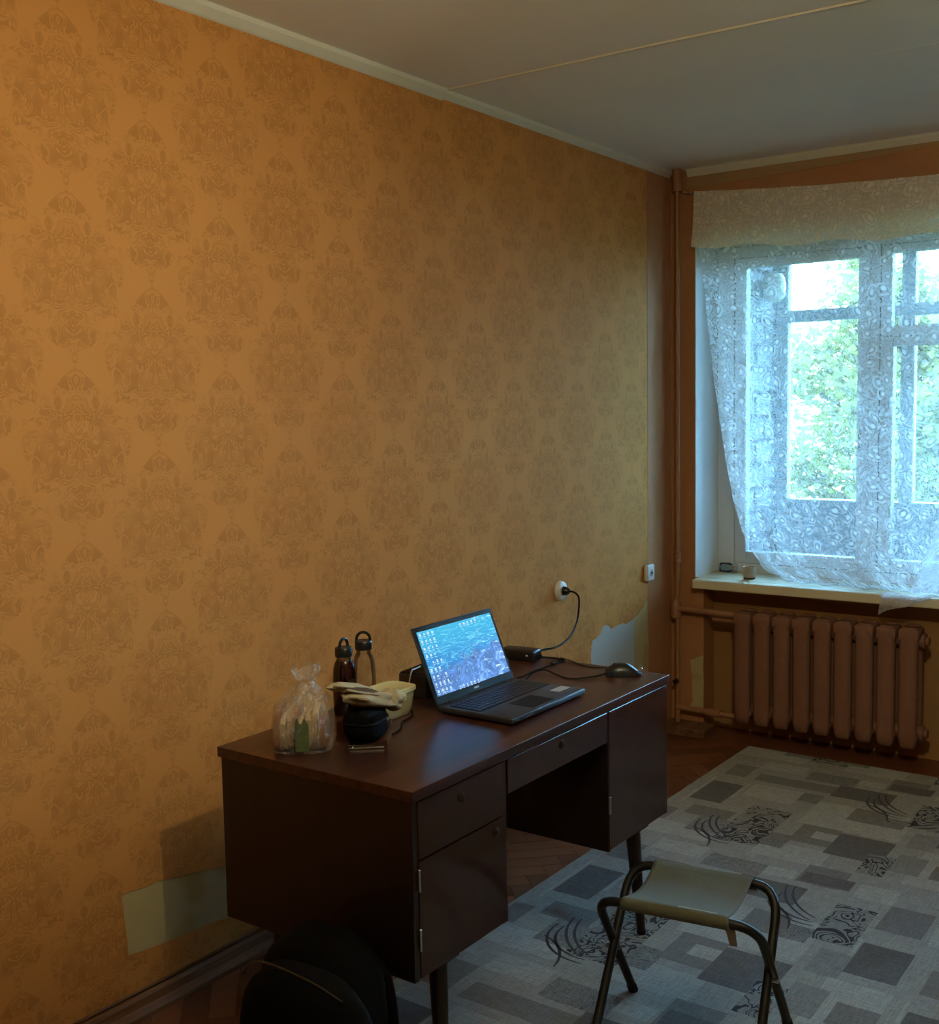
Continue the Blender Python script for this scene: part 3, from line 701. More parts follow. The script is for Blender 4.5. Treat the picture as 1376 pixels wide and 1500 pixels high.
# printed arc strokes woven into the carpet
arcmat = plain('charcoal_pile', (0.078, 0.072, 0.078), 0.95, 0, 0.2, 200, 0.1)
def stroke(cx, cy, r, a0, a1, w=0.0045):
    pts = []
    for k in range(15):
        a = a0 + (a1 - a0) * k / 14; ww = w * math.sin(PI * (k + 1) / 16) ** 0.5
        p = V(cx + r * math.cos(a), cy + r * math.sin(a), CZ + 0.0006)
        if CX0 + 0.02 < p.x < CX1 - 0.02 and CY0 + 0.02 < p.y < CY1 - 0.02: pts.append((p, V(math.cos(a), math.sin(a), 0) * ww))
    if len(pts) < 8: return
    b = new_bm(); q_ = [(b.verts.new(p - d), b.verts.new(p + d)) for p, d in pts]
    for A, B in zip(q_, q_[1:]): b.faces.new((A[0], A[1], B[1], B[0]) if a1 < a0 else (A[1], B[1], B[0], A[0])[::-1])
    obj('woven_stroke', b, arcmat, carpet)
for iy in range(0, 3):
    for ix in range(0, 2):
        dx = ix * PX; dy = -iy * PY + (0.0 if ix % 2 == 0 else -0.36)
        for (cx, cy) in ((0.70, -1.20), (1.15, -0.63)):
            for dr in (0.0, 0.024):
                stroke(cx + 0.09 + dx, cy + 0.10 + dy, 0.13 + dr, PI * 0.95, PI * 1.55)
                stroke(cx + 0.20 + dx, cy + 0.20 + dy, 0.22 + dr, PI * 1.02, PI * 1.36)
            stroke(cx - 0.10 + dx, cy - 0.12 + dy, 0.16, PI * 0.02, PI * 0.42)

# ------------------------------------------------------------------ desk
DX0, DX1, DY0, DY1 = 0.302, 0.895, -3.092, -1.883
DZ, DB = 0.750, 0.333
desk = thing('writing_desk', 'dark brown varnished writing desk with two cabinets and tapered legs', 'desk', (0.6, -2.49, 0.0))
b = new_bm(); box(b, (DX0, DY0, 0.726), (DX1, DY1, DZ), 0.0012); obj('desk_top', b, M['desk'], desk)
def cabinet(y0, y1):
    b = new_bm(); t = 0.018
    box(b, (DX0 + 0.01, y0, DB), (DX1 - 0.006, y0 + t, 0.726), 0.001); box(b, (DX0 + 0.01, y1 - t, DB), (DX1 - 0.006, y1, 0.726), 0.001)
    box(b, (DX0 + 0.01, y0 + t, DB), (DX1 - 0.025, y1 - t, DB + t)); box(b, (DX0 + 0.01, y0 + t, DB + t), (DX0 + 0.02, y1 - t, 0.726))
    box(b, (DX0 + 0.02, y0 + t, 0.712), (DX1 - 0.025, y1 - t, 0.726))
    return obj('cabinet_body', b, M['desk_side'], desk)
YL0, YL1 = DY0 + 0.003, -2.737; YR0, YR1 = -2.247, DY1 - 0.003
cl = cabinet(YL0, YL1); cr = cabinet(YR0, YR1)
def front(name, y0, y1, z0, z1, par):
    b = new_bm(); box(b, (DX1 - 0.024, y0, z0), (DX1 - 0.004, y1, z1), 0.0015); return obj(name, b, M['desk_front'], par)
d1 = front('drawer', YL0 + 0.0195, YL1 - 0.004, 0.596, 0.722, desk)
d2 = front('door', YL0 + 0.0195, YL1 - 0.004, DB + 0.003, 0.592, desk)
d3 = front('door', YR0 + 0.004, YR1 - 0.004, DB + 0.003, 0.722, desk)
d4 = front('drawer', YL1 + 0.006, YR0 - 0.006, 0.640, 0.722, desk)
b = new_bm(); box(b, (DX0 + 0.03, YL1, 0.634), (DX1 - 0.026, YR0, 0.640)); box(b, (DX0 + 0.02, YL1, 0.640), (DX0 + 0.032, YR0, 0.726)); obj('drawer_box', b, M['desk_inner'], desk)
def keyhole(par, y, z):
    b = new_bm(); lathe(b, (DX1 - 0.004, y, z), [(0.011, 0.0), (0.011, 0.002), (0.008, 0.004), (0.0, 0.0042)], 16, (1, 0, 0)); k = obj('keyhole_plate', b, M['brass'], par, True)
    b = new_bm(); box(b, (DX1 + 0.0001, y - 0.0014, z - 0.005), (DX1 + 0.0006, y + 0.0014, z + 0.004)); obj('keyhole_slot', b, M['rubber'], par)
keyhole(d1, -2.916, 0.688); keyhole(d2, -2.784, 0.565); keyhole(d4, -2.489, 0.696)
def hinge(par, y, z):
    b = new_bm(); lathe(b, (DX1 - 0.0015, y, z), [(0.0035, 0.0), (0.0035, 0.045)], 10); lathe(b, (DX1 - 0.0015, y, z + 0.045), [(0.0035, 0), (0.004, 0.002), (0.0, 0.006)], 10); obj('hinge', b, M['steel'], par, True)
hinge(d2, YL0 + 0.016, 0.40); hinge(d2, YL0 + 0.016, 0.53); hinge(d3, YR0 + 0.001, 0.44)
for x, y in ((0.850, -2.96), (0.37, -2.96), (0.850, -2.035), (0.37, -2.035)):
    b = new_bm(); sx = 0.02 if x > 0.6 else -0.02; sy = -0.015 if y < -2.5 else 0.015
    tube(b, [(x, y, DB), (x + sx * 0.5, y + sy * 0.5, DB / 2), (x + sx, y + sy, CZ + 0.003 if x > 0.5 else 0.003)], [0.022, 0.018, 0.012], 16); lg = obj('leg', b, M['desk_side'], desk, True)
    b = new_bm(); lathe(b, (x + sx, y + sy, CZ if x > 0.5 else 0.0), [(0.013, 0), (0.014, 0.012)], 12); obj('foot_cap', b, M['rubber'], lg)
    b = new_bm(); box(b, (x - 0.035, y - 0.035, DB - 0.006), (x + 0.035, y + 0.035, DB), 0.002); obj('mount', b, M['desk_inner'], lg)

# ------------------------------------------------------------------ laptop
LX0, LX1, LY0, LY1, LZ = 0.572, 0.806, -2.582, -2.220, DZ
lap = thing('laptop', 'open dark grey laptop showing a turquoise sea wallpaper', 'laptop', (0.69, -2.40, DZ))
b = new_bm(); box(b, (LX0, LY0, LZ + 0.004), (LX1, LY1, LZ + 0.020), 0.0045, 3); obj('laptop_base', b, M['laptop'], lap, True)
for x in (LX0 + 0.02, LX1 - 0.02):
    for y in (LY0 + 0.03, LY1 - 0.03):
        b = new_bm(); lathe(b, (x, y, LZ), [(0.007, 0), (0.007, 0.005)], 12); obj('rubber_foot', b, M['rubber'], lap)
KZ = LZ + 0.0201
b = new_bm(); box(b, (LX0 + 0.030, LY0 + 0.012, KZ - 0.001), (LX0 + 0.128, LY1 - 0.012, KZ + 0.0004)); kb = obj('keyboard_well', b, M['bezel'], lap)
b = new_bm()
for r in range(6):
    nk = 17; kw = (LY1 - LY0 - 0.030) / nk; kh = 0.0158 if r else 0.0125
    xx = LX0 + 0.032 + (0 if r == 0 else 0.0135 + (r - 1) * 0.0163)
    k = 0
    while k < nk:
        w = 5 if (r == 5 and k == 4) else 1
        box(b, (xx, LY0 + 0.015 + k * kw + 0.0012, KZ), (xx + kh - 0.002, LY0 + 0.015 + (k + w) * kw - 0.0012, KZ + 0.0018)); k += w
ko = obj('keys', b, M['keys'], kb); ko['kind'] = 'stuff'
b = new_bm(); box(b, (LX1 - 0.090, -2.465, KZ - 0.001), (LX1 - 0.014, -2.360, KZ + 0.0004), 0.0002); obj('touchpad', b, M['bezel'], lap)
b = new_bm(); box(b, (LX1 - 0.070, -2.292, KZ - 0.001), (LX1 - 0.040, -2.232, KZ + 0.0004)); obj('sticker', b, M['sticker'], lap)
b = new_bm()
for k in range(3): box(b, (LX1 - 0.0004, -2.52 + k * 0.012, LZ + 0.010), (LX1 + 0.0006, -2.516 + k * 0.012, LZ + 0.013))
obj('status_lights', b, M['sticker'], lap)
ang = math.radians(22.5)
LM = Matrix.Translation((LX0 + 0.002, (LY0 + LY1) / 2, LZ + 0.016)) @ Matrix.Rotation(-ang, 4, 'Y')   # local z runs up the lid, local x faces the user
LH, LW = 0.212, LY1 - LY0
b = new_bm(); obox(b, LM @ Matrix.Translation((-0.003, 0, LH / 2 + 0.004)), (0.006, LW, LH), 0.0025, 2); lid = obj('lid', b, M['laptop'], lap, True)
b = new_bm(); obox(b, LM @ Matrix.Translation((0.0005, 0, LH / 2 + 0.004)), (0.001, LW - 0.004, LH - 0.004), 0.0003, 1); obj('bezel', b, M['bezel'], lid)
b = new_bm(); tube(b, [(LX0 + 0.002, LY0 + 0.05, LZ + 0.017), (LX0 + 0.002, LY1 - 0.05, LZ + 0.017)], 0.0055, 10); obj('hinge_bar', b, M['bezel'], lap, True)
# screen with its picture (UV 0..1)
def screen_mat():
    n = NT('screen_sea_picture'); uv = n.coord('UV'); u, v, _ = n.sep(uv)
    uu = n.math('MULTIPLY', u, 1.78); p = n.comb(uu, v)
    nz = n.noise(n.mapping(p, (1.3, 7.5, 1)), 2.0, 3, 0.55, 0.8)
    rip = n.smooth(n.math('ABSOLUTE', n.math('SUBTRACT', n.math('FRACT', n.math('MULTIPLY', nz, 5.0)), 0.5)), 0.16, 0.02)
    rk = n.noise(p, 5.0, 4, 0.6, 1.2); rkl = n.smooth(n.math('ABSOLUTE', n.math('SUBTRACT', n.math('FRACT', n.math('MULTIPLY', rk, 4.0)), 0.5)), 0.18, 0.03)
    water = n.mix(n.smooth(v, 0.35, 0.95), (0.015, 0.20, 0.60), (0.03, 0.42, 0.70))
    water = n.mix(n.math('MULTIPLY', rip, 0.7), water, (0.22, 0.80, 0.95))
    rocks = n.mix(n.smooth(rk, 0.35, 0.68), (0.035, 0.10, 0.36), (0.15, 0.33, 0.85))
    rocks = n.mix(n.math('MULTIPLY', rkl, 0.55), rocks, (0.42, 0.68, 0.98))
    edge = n.math('ADD', n.math('ADD', v, n.math('MULTIPLY', u, -0.28)), n.math('MULTIPLY', n.math('SUBTRACT', rk, 0.5), 0.5))
    c = n.mix(n.smooth(edge, 0.22, 0.36), rocks, water)
    foam = n.math('MULTIPLY', n.smooth(n.noise(n.mapping(p, (2, 9, 1), (0.4, 0, 0)), 2.4, 3, 0.5), 0.60, 0.70), n.smooth(u, 0.55, 0.85))
    c = n.mix(foam, c, (0.75, 0.93, 1.0))
    n.set(Base_Color=(0.01, 0.01, 0.01), Roughness=0.3, Specular_IOR_Level=0.15, Emission_Color=c, Emission_Strength=1.0); return n.m
def quad_uv(name, M4, y0, y1, z0, z1, x, mat, par):
    me = bpy.data.meshes.new(name)
    pts = [M4 @ V(x, y0, z0), M4 @ V(x, y1, z0), M4 @ V(x, y1, z1), M4 @ V(x, y0, z1)]
    o0 = ORG[par.name]; me.from_pydata([tuple(p - o0) for p in pts], [], [(0, 1, 2, 3)])
    l = me.uv_layers.new(name='UVMap'); l.data.foreach_set('uv', [0, 0, 1, 0, 1, 1, 0, 1]); me.materials.append(mat)
    o = bpy.data.objects.new(name, me); COL.objects.link(o); o.parent = par; ORG[o.name] = o0; return o
SY0, SY1, SZ0, SZ1 = -LW / 2 + 0.012, LW / 2 - 0.012, 0.026, LH - 0.010
scr = quad_uv('screen', LM, SY0, SY1, SZ0, SZ1, 0.0013, screen_mat(), lid)
icm = NT('icon_white').set(Base_Color=(0.02, 0.02, 0.02), Emission_Color=(0.70, 0.86, 1.0), Emission_Strength=0.85)
b = new_bm(); rnd = random.Random(2)
def icon(u, v, s=1.0):
    yy = SY0 + u * (SY1 - SY0); zz = SZ0 + v * (SZ1 - SZ0)
    w = 0.0078 * s * rnd.uniform(0.6, 1.05); h = 0.0082 * s * rnd.uniform(0.6, 1.05)
    obox(b, LM @ Matrix.Translation((0.00155, yy, zz)), (0.0003, w, h))
    obox(b, LM @ Matrix.Translation((0.00155, yy, zz - 0.0075 * s)), (0.0003, w * 1.3, 0.0018))
for r in range(9):
    for k in range(4):
        if (r, k) in ((4, 0), (3, 3), (6, 2), (5, 3)): continue
        icon(0.03 + k * 0.052, 0.95 - r * 0.11)
for k in range(5): icon(0.56 + k * 0.052, 0.95, 0.9)
icon(0.88, 0.955, 0.7)
for k in range(6): icon(0.30 + k * 0.05, 0.035, 0.8)
io = obj('desktop_icons', b, icm, lid); io['kind'] = 'stuff'
b = new_bm(); obox(b, LM @ Matrix.Translation((0.0012, 0.0, 0.016)), (0.0006, 0.022, 0.005), 0.0002, 1); obj('maker_mark', b, M['sticker'], lid)

# ------------------------------------------------------------------ adapter, mouse, cables, sockets
def cable(name, pts, r, mat, label, sub=6, par=None):
    P = smooth_path(pts, sub); b = new_bm(); tube(b, P, r, 8)
    if par: return obj(name, b, mat, par, True)
    return solo(name, b, mat, label, 'cable', tuple(Vector(pts[-1])), True)
t = chg = thing('laptop_charger', 'black laptop charger, its brick on the desk and cord plugged into the wall', 'charger', (0.41, -1.93, DZ))
AM = Matrix.Translation((0.408, -1.935, DZ + 0.017)) @ Matrix.Rotation(math.radians(8), 4, 'Z')
b = new_bm(); obox(b, AM, (0.120, 0.060, 0.034), 0.006, 3); obj('adapter_body', b, M['black'], t, True)
b = new_bm(); obox(b, AM @ Matrix.Translation((0.035, -0.0303, 0.002)), (0.006, 0.0008, 0.004)); obj('indicator', b, M['white_plastic'], t)
b = new_bm(); obox(b, AM @ Matrix.Translation((0.064, 0, -0.004)), (0.014, 0.016, 0.012), 0.003, 2); obj('strain_relief', b, M['rubber'], t, True)
cable('mains_cord', [(0.041, -1.030, 0.806), (0.062, -1.016, 0.801), (0.085, -1.022, 0.788), (0.11, -1.058, 0.768), (0.20, -1.23, 0.73), (0.29, -1.44, 0.717), (0.36, -1.64, 0.728), (0.405, -1.79, 0.752), (0.425, -1.862, 0.7575), (0.435, -1.895, 0.7575)], 0.0036, M['rubber'], '', 6, chg)
CB = DZ + 0.0036
cable('adapter_cable', [(0.478, -1.925, DZ + 0.012), (0.505, -1.885, CB), (0.547, -1.899, CB), (0.543, -1.958, CB), (0.542, -2.086, CB), (0.556, -2.15, CB + 0.004), (0.566, -2.214, DZ + 0.012)], 0.003, M['rubber'], '', 6, chg)
b = new_bm(); tube(b, [(0.5435, -1.948, CB + 0.002), (0.5432, -1.972, CB + 0.002)], 0.0062, 10)
obj('ferrite_bead', b, M['rubber'], chg, True)
cable('spare_lead', [(0.515, -1.868, CB - 0.001), (0.56, -1.885, CB - 0.001), (0.604, -1.912, CB - 0.001), (0.66, -1.928, CB - 0.001), (0.70, -1.905, CB - 0.001)], 0.0018, M['bezel'], 'thin dark lead lying at the far back edge of the desk')
mo_ = thing('computer_mouse', 'black computer mouse near the far right corner of the desk', 'mouse', (0.783, -1.957, DZ))
cable('mouse_cable', [(0.585, -2.216, DZ + 0.012), (0.577, -2.17, CB), (0.563, -2.104, CB + 0.006), (0.575, -2.060, CB + 0.0065), (0.620, -2.068, CB), (0.680, -2.09, CB), (0.725, -2.035, CB), (0.748, -1.992, DZ + 0.008)], 0.0024, M['rubber'], '', 6, mo_)
R4 = Matrix.Rotation(math.radians(38), 4, 'Z')
def dome(bm, M4, L, W, Hh, nu=16, nv=10, x0=-1.0, x1=1.0):
    rows = []
    for i in range(nu + 1):
        s = x0 + (x1 - x0) * i / nu; w = W * (1 - 0.75 * abs(s) ** 3.2) ** 0.5 if abs(s) < 1 else W * 0.5
        hh = Hh * max(0.28, (1 - 0.72 * abs(s + 0.15) ** 2.2))
        rows.append([bm.verts.new(M4 @ V(s * L, -w * math.cos(PI * j / nv), hh * math.sin(PI * j / nv) ** 0.7)) for j in range(nv + 1)])
    for A, B in zip(rows, rows[1:]):
        for j in range(nv): bm.faces.new((A[j], A[j + 1], B[j + 1], B[j]))
        bm.faces.new((A[0], B[0], B[nv], A[nv]))
    bm.faces.new(rows[0]); bm.faces.new(rows[-1][::-1])
MM = Matrix.Translation((0.783, -1.957, DZ + 0.001)) @ R4
b = new_bm(); dome(b, MM, 0.052, 0.030, 0.036); obj('mouse_body', b, M['black'], mo_, True)
b = new_bm(); lathe(b, MM @ V(-0.026, 0, 0.028), [(0.0, -0.003), (0.007, -0.003), (0.007, 0.003), (0.0, 0.003)], 14, (MM.to_3x3() @ V(0, 1, 0))); obj('scroll_wheel', b, M['bezel'], mo_, True)
b = new_bm(); obox(b, MM @ Matrix.Translation((0.049, 0, 0.014)) @ Matrix.Rotation(0.7, 4, 'Y'), (0.004, 0.026, 0.016), 0.0015); obj('silver_tail', b, M['steel'], mo_, True)
# mains socket with plug
t = thing('wall_socket', 'round cream wall socket with black plug above the desk', 'socket', (0.0, -1.023, 0.804))
b = new_bm(); lathe(b, (0.0, -1.023, 0.804), [(0.040, 0.0), (0.040, 0.006), (0.036, 0.014), (0.030, 0.017), (0.0, 0.017)], 28, (1, 0, 0)); obj('socket_cover', b, M['white_plastic'], t, True)
b = new_bm(); lathe(b, (0.0, -1.023, 0.804), [(0.022, 0.0172), (0.022, 0.0185), (0.019, 0.0185), (0.019, 0.0172)], 24, (1, 0, 0), False); obj('socket_ring', b, M['white_plastic'], t, True)
b = new_bm(); lathe(b, (0.0185, -1.025, 0.804), [(0.018, 0.0), (0.018, 0.010), (0.013, 0.022), (0.008, 0.028), (0.0, 0.029)], 18, (1, 0.15, 0)); plg = obj('plug', b, M['black'], chg, True)
b = new_bm(); tube(b, [(0.030, -1.024, 0.805), (0.044, -1.020, 0.806)], [0.008, 0.005], 10); obj('strain_relief', b, M['rubber'], plg, True)
t = thing('antenna_socket', 'small white rounded aerial outlet near the window corner', 'socket', (0.0, -0.258, 0.776))
b = new_bm(); box(b, (0.0013, -0.292, 0.738), (0.024, -0.222, 0.816), 0.009, 3); obj('outlet_cover', b, M['white_plastic'], t, True)
b = new_bm(); lathe(b, (0.0235, -0.257, 0.777), [(0.016, 0.0), (0.016, 0.002), (0.011, 0.003), (0.009, 0.0008), (0.0, 0.0008)], 18, (1, 0, 0)); obj('outlet_ring', b, M['sticker'], t, True)
b = new_bm(); lathe(b, (0.0245, -0.257, 0.777), [(0.004, 0.0), (0.004, 0.003), (0.0, 0.003)], 10, (1, 0, 0)); obj('outlet_hole', b, M['rubber'], t)

# ------------------------------------------------------------------ things on the left of the desk
# bread in a clear bag
bx, by = 0.485, -2.985
bag = thing('bread_bag', 'clear plastic bag of sliced bread with green print, twisted shut on top', 'bread bag', (bx, by, DZ))
du = V(0.81, 0.58, 0).normalized(); dv = V(-0.58, 0.81, 0)
def slice_bm(off, k):
    rnd = random.Random(k); b = new_bm(); prof = []
    W, Hs = 0.046, 0.088 + 0.014 * math.sin(k * 2.1 + 2.0)
    for a in range(22):
        th = 2 * PI * a / 22; x = math.cos(th); z = math.sin(th)
        xx = W * (abs(x) ** 0.55) * (1 if x > 0 else -1); zz = Hs / 2 * (abs(z) ** 0.55) * (1 if z > 0 else -1)
        if z > 0.3: xx *= 1.07
        prof.append((xx, zz + Hs / 2))
    tilt = rnd.uniform(-0.05, 0.05); th_ = 0.0146
    A = []; B = []
    for x, z in prof:
        base = V(bx, by, DZ + 0.003) + dv * x + V(0, 0, z) + du * (off + tilt * z * 0.5)
        A.append(b.verts.new(base)); B.append(b.verts.new(base + du * th_))
    b.faces.new(A[::-1]); b.faces.new(B)
    for q in range(22): b.faces.new((A[q - 1], A[q], B[q], B[q - 1]))
    return b
for k in range(8):
    s = obj('bread_slice', slice_bm(-0.064 + k * 0.0150, k), M['crust'] if k in (0, 3, 7) else M['bread'], bag, True)
def film():
    n = NT('crinkled_film'); n.n.remove(n.b)
    c = n.coord(); cr = n.noise(n.mapping(c, (50, 50, 20)), 2.0, 4, 0.7, 1.5)
    bp = n.n.new('ShaderNodeBump'); bp.inputs['Strength'].default_value = 1.0; bp.inputs['Distance'].default_value = 0.006; n.l.new(cr, bp.inputs['Height'])
    tr = n.n.new('ShaderNodeBsdfTransparent'); gl_ = n.n.new('ShaderNodeBsdfGlossy'); gl_.inputs['Roughness'].default_value = 0.18; n.l.new(bp.outputs[0], gl_.inputs['Normal'])
    df = n.n.new('ShaderNodeBsdfDiffuse'); df.inputs[0].default_value = (0.75, 0.72, 0.66, 1)
    m1 = n.n.new('ShaderNodeMixShader'); m1.inputs[0].default_value = 0.5; n.l.new(gl_.outputs[0], m1.inputs[1]); n.l.new(df.outputs[0], m1.inputs[2])
    m2 = n.n.new('ShaderNodeMixShader'); n.l.new(n.math('ADD', 0.10, n.math('MULTIPLY', n.smooth(cr, 0.42, 0.68), 0.55)), m2.inputs[0]); n.l.new(tr.outputs[0], m2.inputs[1]); n.l.new(m1.outputs[0], m2.inputs[2])
    n.l.new(m2.outputs[0], n.out.inputs[0]); return n.m
b = new_bm(); rnd = random.Random(7); rings = []
for (z, sx, sy) in ((0.001, 0.066, 0.056), (0.02, 0.074, 0.062), (0.06, 0.074, 0.062), (0.10, 0.068, 0.058), (0.122, 0.056, 0.046), (0.138, 0.036, 0.028), (0.150, 0.022, 0.016), (0.160, 0.016, 0.011), (0.172, 0.026, 0.016), (0.186, 0.034, 0.018), (0.198, 0.030, 0.014)):
    ring = []
    for q in range(28):
        a = 2 * PI * q / 28; k = 1 + 0.09 * math.sin(a * 5 + z * 40) * (z > 0.1) + rnd.uniform(-0.05, 0.05)
        ca, sa = math.cos(a), math.sin(a)
        e = 0.6 if z < 0.11 else 0.9
        ring.append(b.verts.new(V(bx, by, DZ + z + (rnd.uniform(-0.008, 0.008) if z > 0.17 else 0)) + du * (sx * k * abs(ca) ** e * (1 if ca > 0 else -1) + (0.008 if z > 0.12 else 0)) + dv * (sy * k * abs(sa) ** e * (1 if sa > 0 else -1))))
    rings.append(ring)
for A, B in zip(rings, rings[1:]):
    for q in range(28): b.faces.new((A[q], A[(q + 1) % 28], B[(q + 1) % 28], B[q]))
b.faces.new(rings[0][::-1])
bagfilm = obj('plastic_film', b, film(), bag, True)
b = new_bm()
# green print on the camera-facing side of the film
pr_ = []
for i in range(7):
    u_ = -0.016 + 0.032 * i / 6
    pr_.append([b.verts.new(V(bx, by, DZ + zz) + du * (u_ + 0.005) - dv * (0.0625 - (0.006 if zz > 0.09 else 0))) for zz in (0.010, 0.04, 0.065, 0.080 + 0.01 * math.sin(i * 1.9))])
for A, B in zip(pr_, pr_[1:]):
    for q in range(3): b.faces.new((A[q], A[q + 1], B[q + 1], B[q]))
obj('green_print', b, M['green_print'], bagfilm, True)

# drinking bottles
clear = glass('clear_bottle_plastic', (0.90, 0.90, 0.88), 0.10, 0.05)
wine = NT('dark_red_drink').set(Base_Color=(0.035, 0.006, 0.008), Roughness=0.12, Specular_IOR_Level=0.6)
def bottle(label, x, y, ztop, full, rotz):
    t = thing('water_bottle', label, 'bottle', (x, y, DZ))
    hb = ztop - DZ - 0.048
    prof = [(0.0, 0.0), (0.028, 0.0), (0.031, 0.004), (0.031, hb * 0.62), (0.029, hb * 0.78), (0.024, hb * 0.90), (0.0195, hb * 0.95), (0.0190, hb + 0.006)]
    b = new_bm(); lathe(b, (x, y, DZ), prof, 28, None, False); obj('bottle_wall', b, clear, t, True)
    if full:
        b = new_bm(); pf = [(max(r - 0.0015, 0), h + 0.0015) for r, h in prof[:-2]] + [(0.020, hb * 0.935), (0.0, hb * 0.935)]
        lathe(b, (x, y, DZ), pf, 28, None, False); obj('drink', b, wine, t, True)
    b = new_bm(); lathe(b, (x, y, DZ + hb), [(0.0, 0.0), (0.0225, 0.0), (0.0232, 0.003), (0.0232, 0.021), (0.021, 0.024), (0.0, 0.024)], 24); cap = obj('bottle_cap', b, M['black'], t, True)
    b = new_bm(); d = V(math.cos(rotz), math.sin(rotz), 0); pts = []
    for k in range(13):
        a = PI * k / 12; pts.append(V(x, y, DZ + hb + 0.022) + d * (-0.0185 * math.cos(a)) + V(0, 0, 0.024 * math.sin(a) ** 0.8))
    tube(b, pts, 0.0042, 8); obj('carry_loop', b, M['black'], cap, True)
    return t
bottle('clear bottle of dark red drink with black loop cap', 0.365, -2.708, 0.950, True, math.radians(98))
bottle('empty clear bottle with black loop cap beside the dark one', 0.365, -2.630, 0.954, False, math.radians(36))

# black pouch with a beige cap on it
from mathutils import noise as mn
def soft(c, r, e=0.6, seed=0.0, amp=0.03, rot=None, flat=0.0, fr=2.2):
    b = new_bm(); ellipsoid(b, (0, 0, 0), (1, 1, 1), 32, 22)
    for v in b.verts:
        d = v.co.copy(); v.co = V(*[abs(q_) ** e * (1 if q_ > 0 else -1) for q_ in d])
        v.co *= 1 + amp * mn.noise(v.co * fr + V(seed, 0, seed))
    mt = Matrix.Translation(Vector(c)) @ (rot.to_4x4() if rot else Matrix.Identity(4)) @ Matrix.Diagonal((r[0], r[1], r[2], 1))
    bmesh.ops.transform(b, matrix=mt, verts=b.verts[:])
    for v in b.verts: v.co.z = max(v.co.z, flat)
    return b
PC = V(0.565, -2.855, DZ)
rp_ = Matrix.Rotation(math.radians(14), 3, 'Z')
t = thing('pouch', 'squat black fabric pouch between the bread and the food tub', 'pouch', tuple(PC))
obj('pouch_body', soft(PC + V(0, 0, 0.042), (0.042, 0.060, 0.043), 0.62, 2.0, 0.10, rp_, DZ + 0.0008), M['black_cloth'], t, True)
b = new_bm(); tube(b, [PC + rp_ @ V(0.043 * abs(math.cos(a)) ** 0.62 * (1 if math.cos(a) > 0 else -1), 0.0605 * abs(math.sin(a)) ** 0.62 * (1 if math.sin(a) > 0 else -1), 0) + V(0, 0, 0.050) for a in [2 * PI * k / 32 for k in range(32)]], 0.0024, 6, True); obj('zip_edge', b, M['rubber'], t, True)
b = new_bm(); tube(b, [PC + V(0.046, 0.035, 0.049), PC + V(0.049, 0.036, 0.036)], 0.0026, 8); obj('zip_pull', b, M['steel'], t, True)
t = thing('cloth_cap', 'crumpled beige cap with brown lining lying over the black pouch', 'cap', (0.565, -2.855, DZ + 0.087))
ra = Matrix.Rotation(math.radians(-15), 3, 'X')
obj('cap_crown', soft((0.570, -2.848, DZ + 0.098), (0.042, 0.086, 0.019), 0.85, 1.0, 0.30, ra, 0, 1.6), M['khaki'], t, True)
obj('cap_lining', soft((0.562, -2.868, DZ + 0.117), (0.036, 0.064, 0.012), 0.9, 7.0, 0.12, ra, 0, 1.5), M['brown_cloth'], t, True)
obj('cap_fold', soft((0.540, -2.880, DZ + 0.127), (0.030, 0.070, 0.013), 0.9, 4.0, 0.25, ra, 0, 1.7), M['khaki'], t, True)
b = new_bm(); tube(b, smooth_path([(0.578, -2.935, DZ + 0.140), (0.596, -2.90, DZ + 0.128), (0.600, -2.85, DZ + 0.113), (0.590, -2.80, DZ + 0.098)], 5), 0.0030, 6); obj('cap_band', b, M['khaki'], t, True)
b = new_bm(); 
vb_ = soft((0.575, -2.775, DZ + 0.082), (0.036, 0.030, 0.026), 0.85, 9.0, 0.25, ra, DZ + 0.05, 1.8); b.free(); obj('cap_peak', vb_, M['khaki'], t, True)
# metal clip
t = thing('carabiner', 'thin bright metal carabiner clip in front of the black pouch', 'carabiner', (0.61, -2.92, DZ))
b = new_bm(); cA = V(0.585, -2.942, DZ + 0.003); cB = V(0.648, -2.888, DZ + 0.003); ax = (cB - cA).normalized(); pp = V(-ax.y, ax.x, 0)
pts = [cB + pp * -0.004 * 0, cA + ax * 0.004]
for k in range(9):
    a = -PI / 2 + PI * k / 8 * -1
    pts.append(cA + pp * 0.011 + pp * 0.011 * math.sin(a) - ax * 0.011 * math.cos(a))
pts += [cA + pp * 0.022 + ax * 0.012]
tube(b, pts, 0.0022, 8); obj('hook', b, M['steel'], t, True)
b = new_bm(); tube(b, [cA + pp * 0.022 + ax * 0.012, cB + pp * 0.004 - ax * 0.012], 0.0016, 8); obj('gate', b, M['steel'], t, True)

# food tub
tx0, tx1, ty0, ty1 = 0.425, 0.520, -2.752, -2.592
t = thing('food_container', 'yellowish translucent food container with milky snap lid', 'food container', (0.475, -2.67, DZ))
tubm = NT('milky_tub').set(Base_Color=(0.60, 0.55, 0.33), Roughness=0.3, Transmission_Weight=0.0, Alpha=0.62)
b = new_bm(); pf = [(0.0, 0.80), (0.012, 0.90), (0.045, 0.97), (0.062, 1.0)]; rings = []
cxx, cyy, hx, hy = (tx0 + tx1) / 2, (ty0 + ty1) / 2, (tx1 - tx0) / 2, (ty1 - ty0) / 2
def rrect(k, z, r=0.028):
    out = []
    for q in range(24):
        a = 2 * PI * q / 24; ca, sa = math.cos(a), math.sin(a)
        out.append(V(cxx + hx * k * (abs(ca) ** 0.45) * (1 if ca > 0 else -1), cyy + hy * k * (abs(sa) ** 0.45) * (1 if sa > 0 else -1), z))
    return out
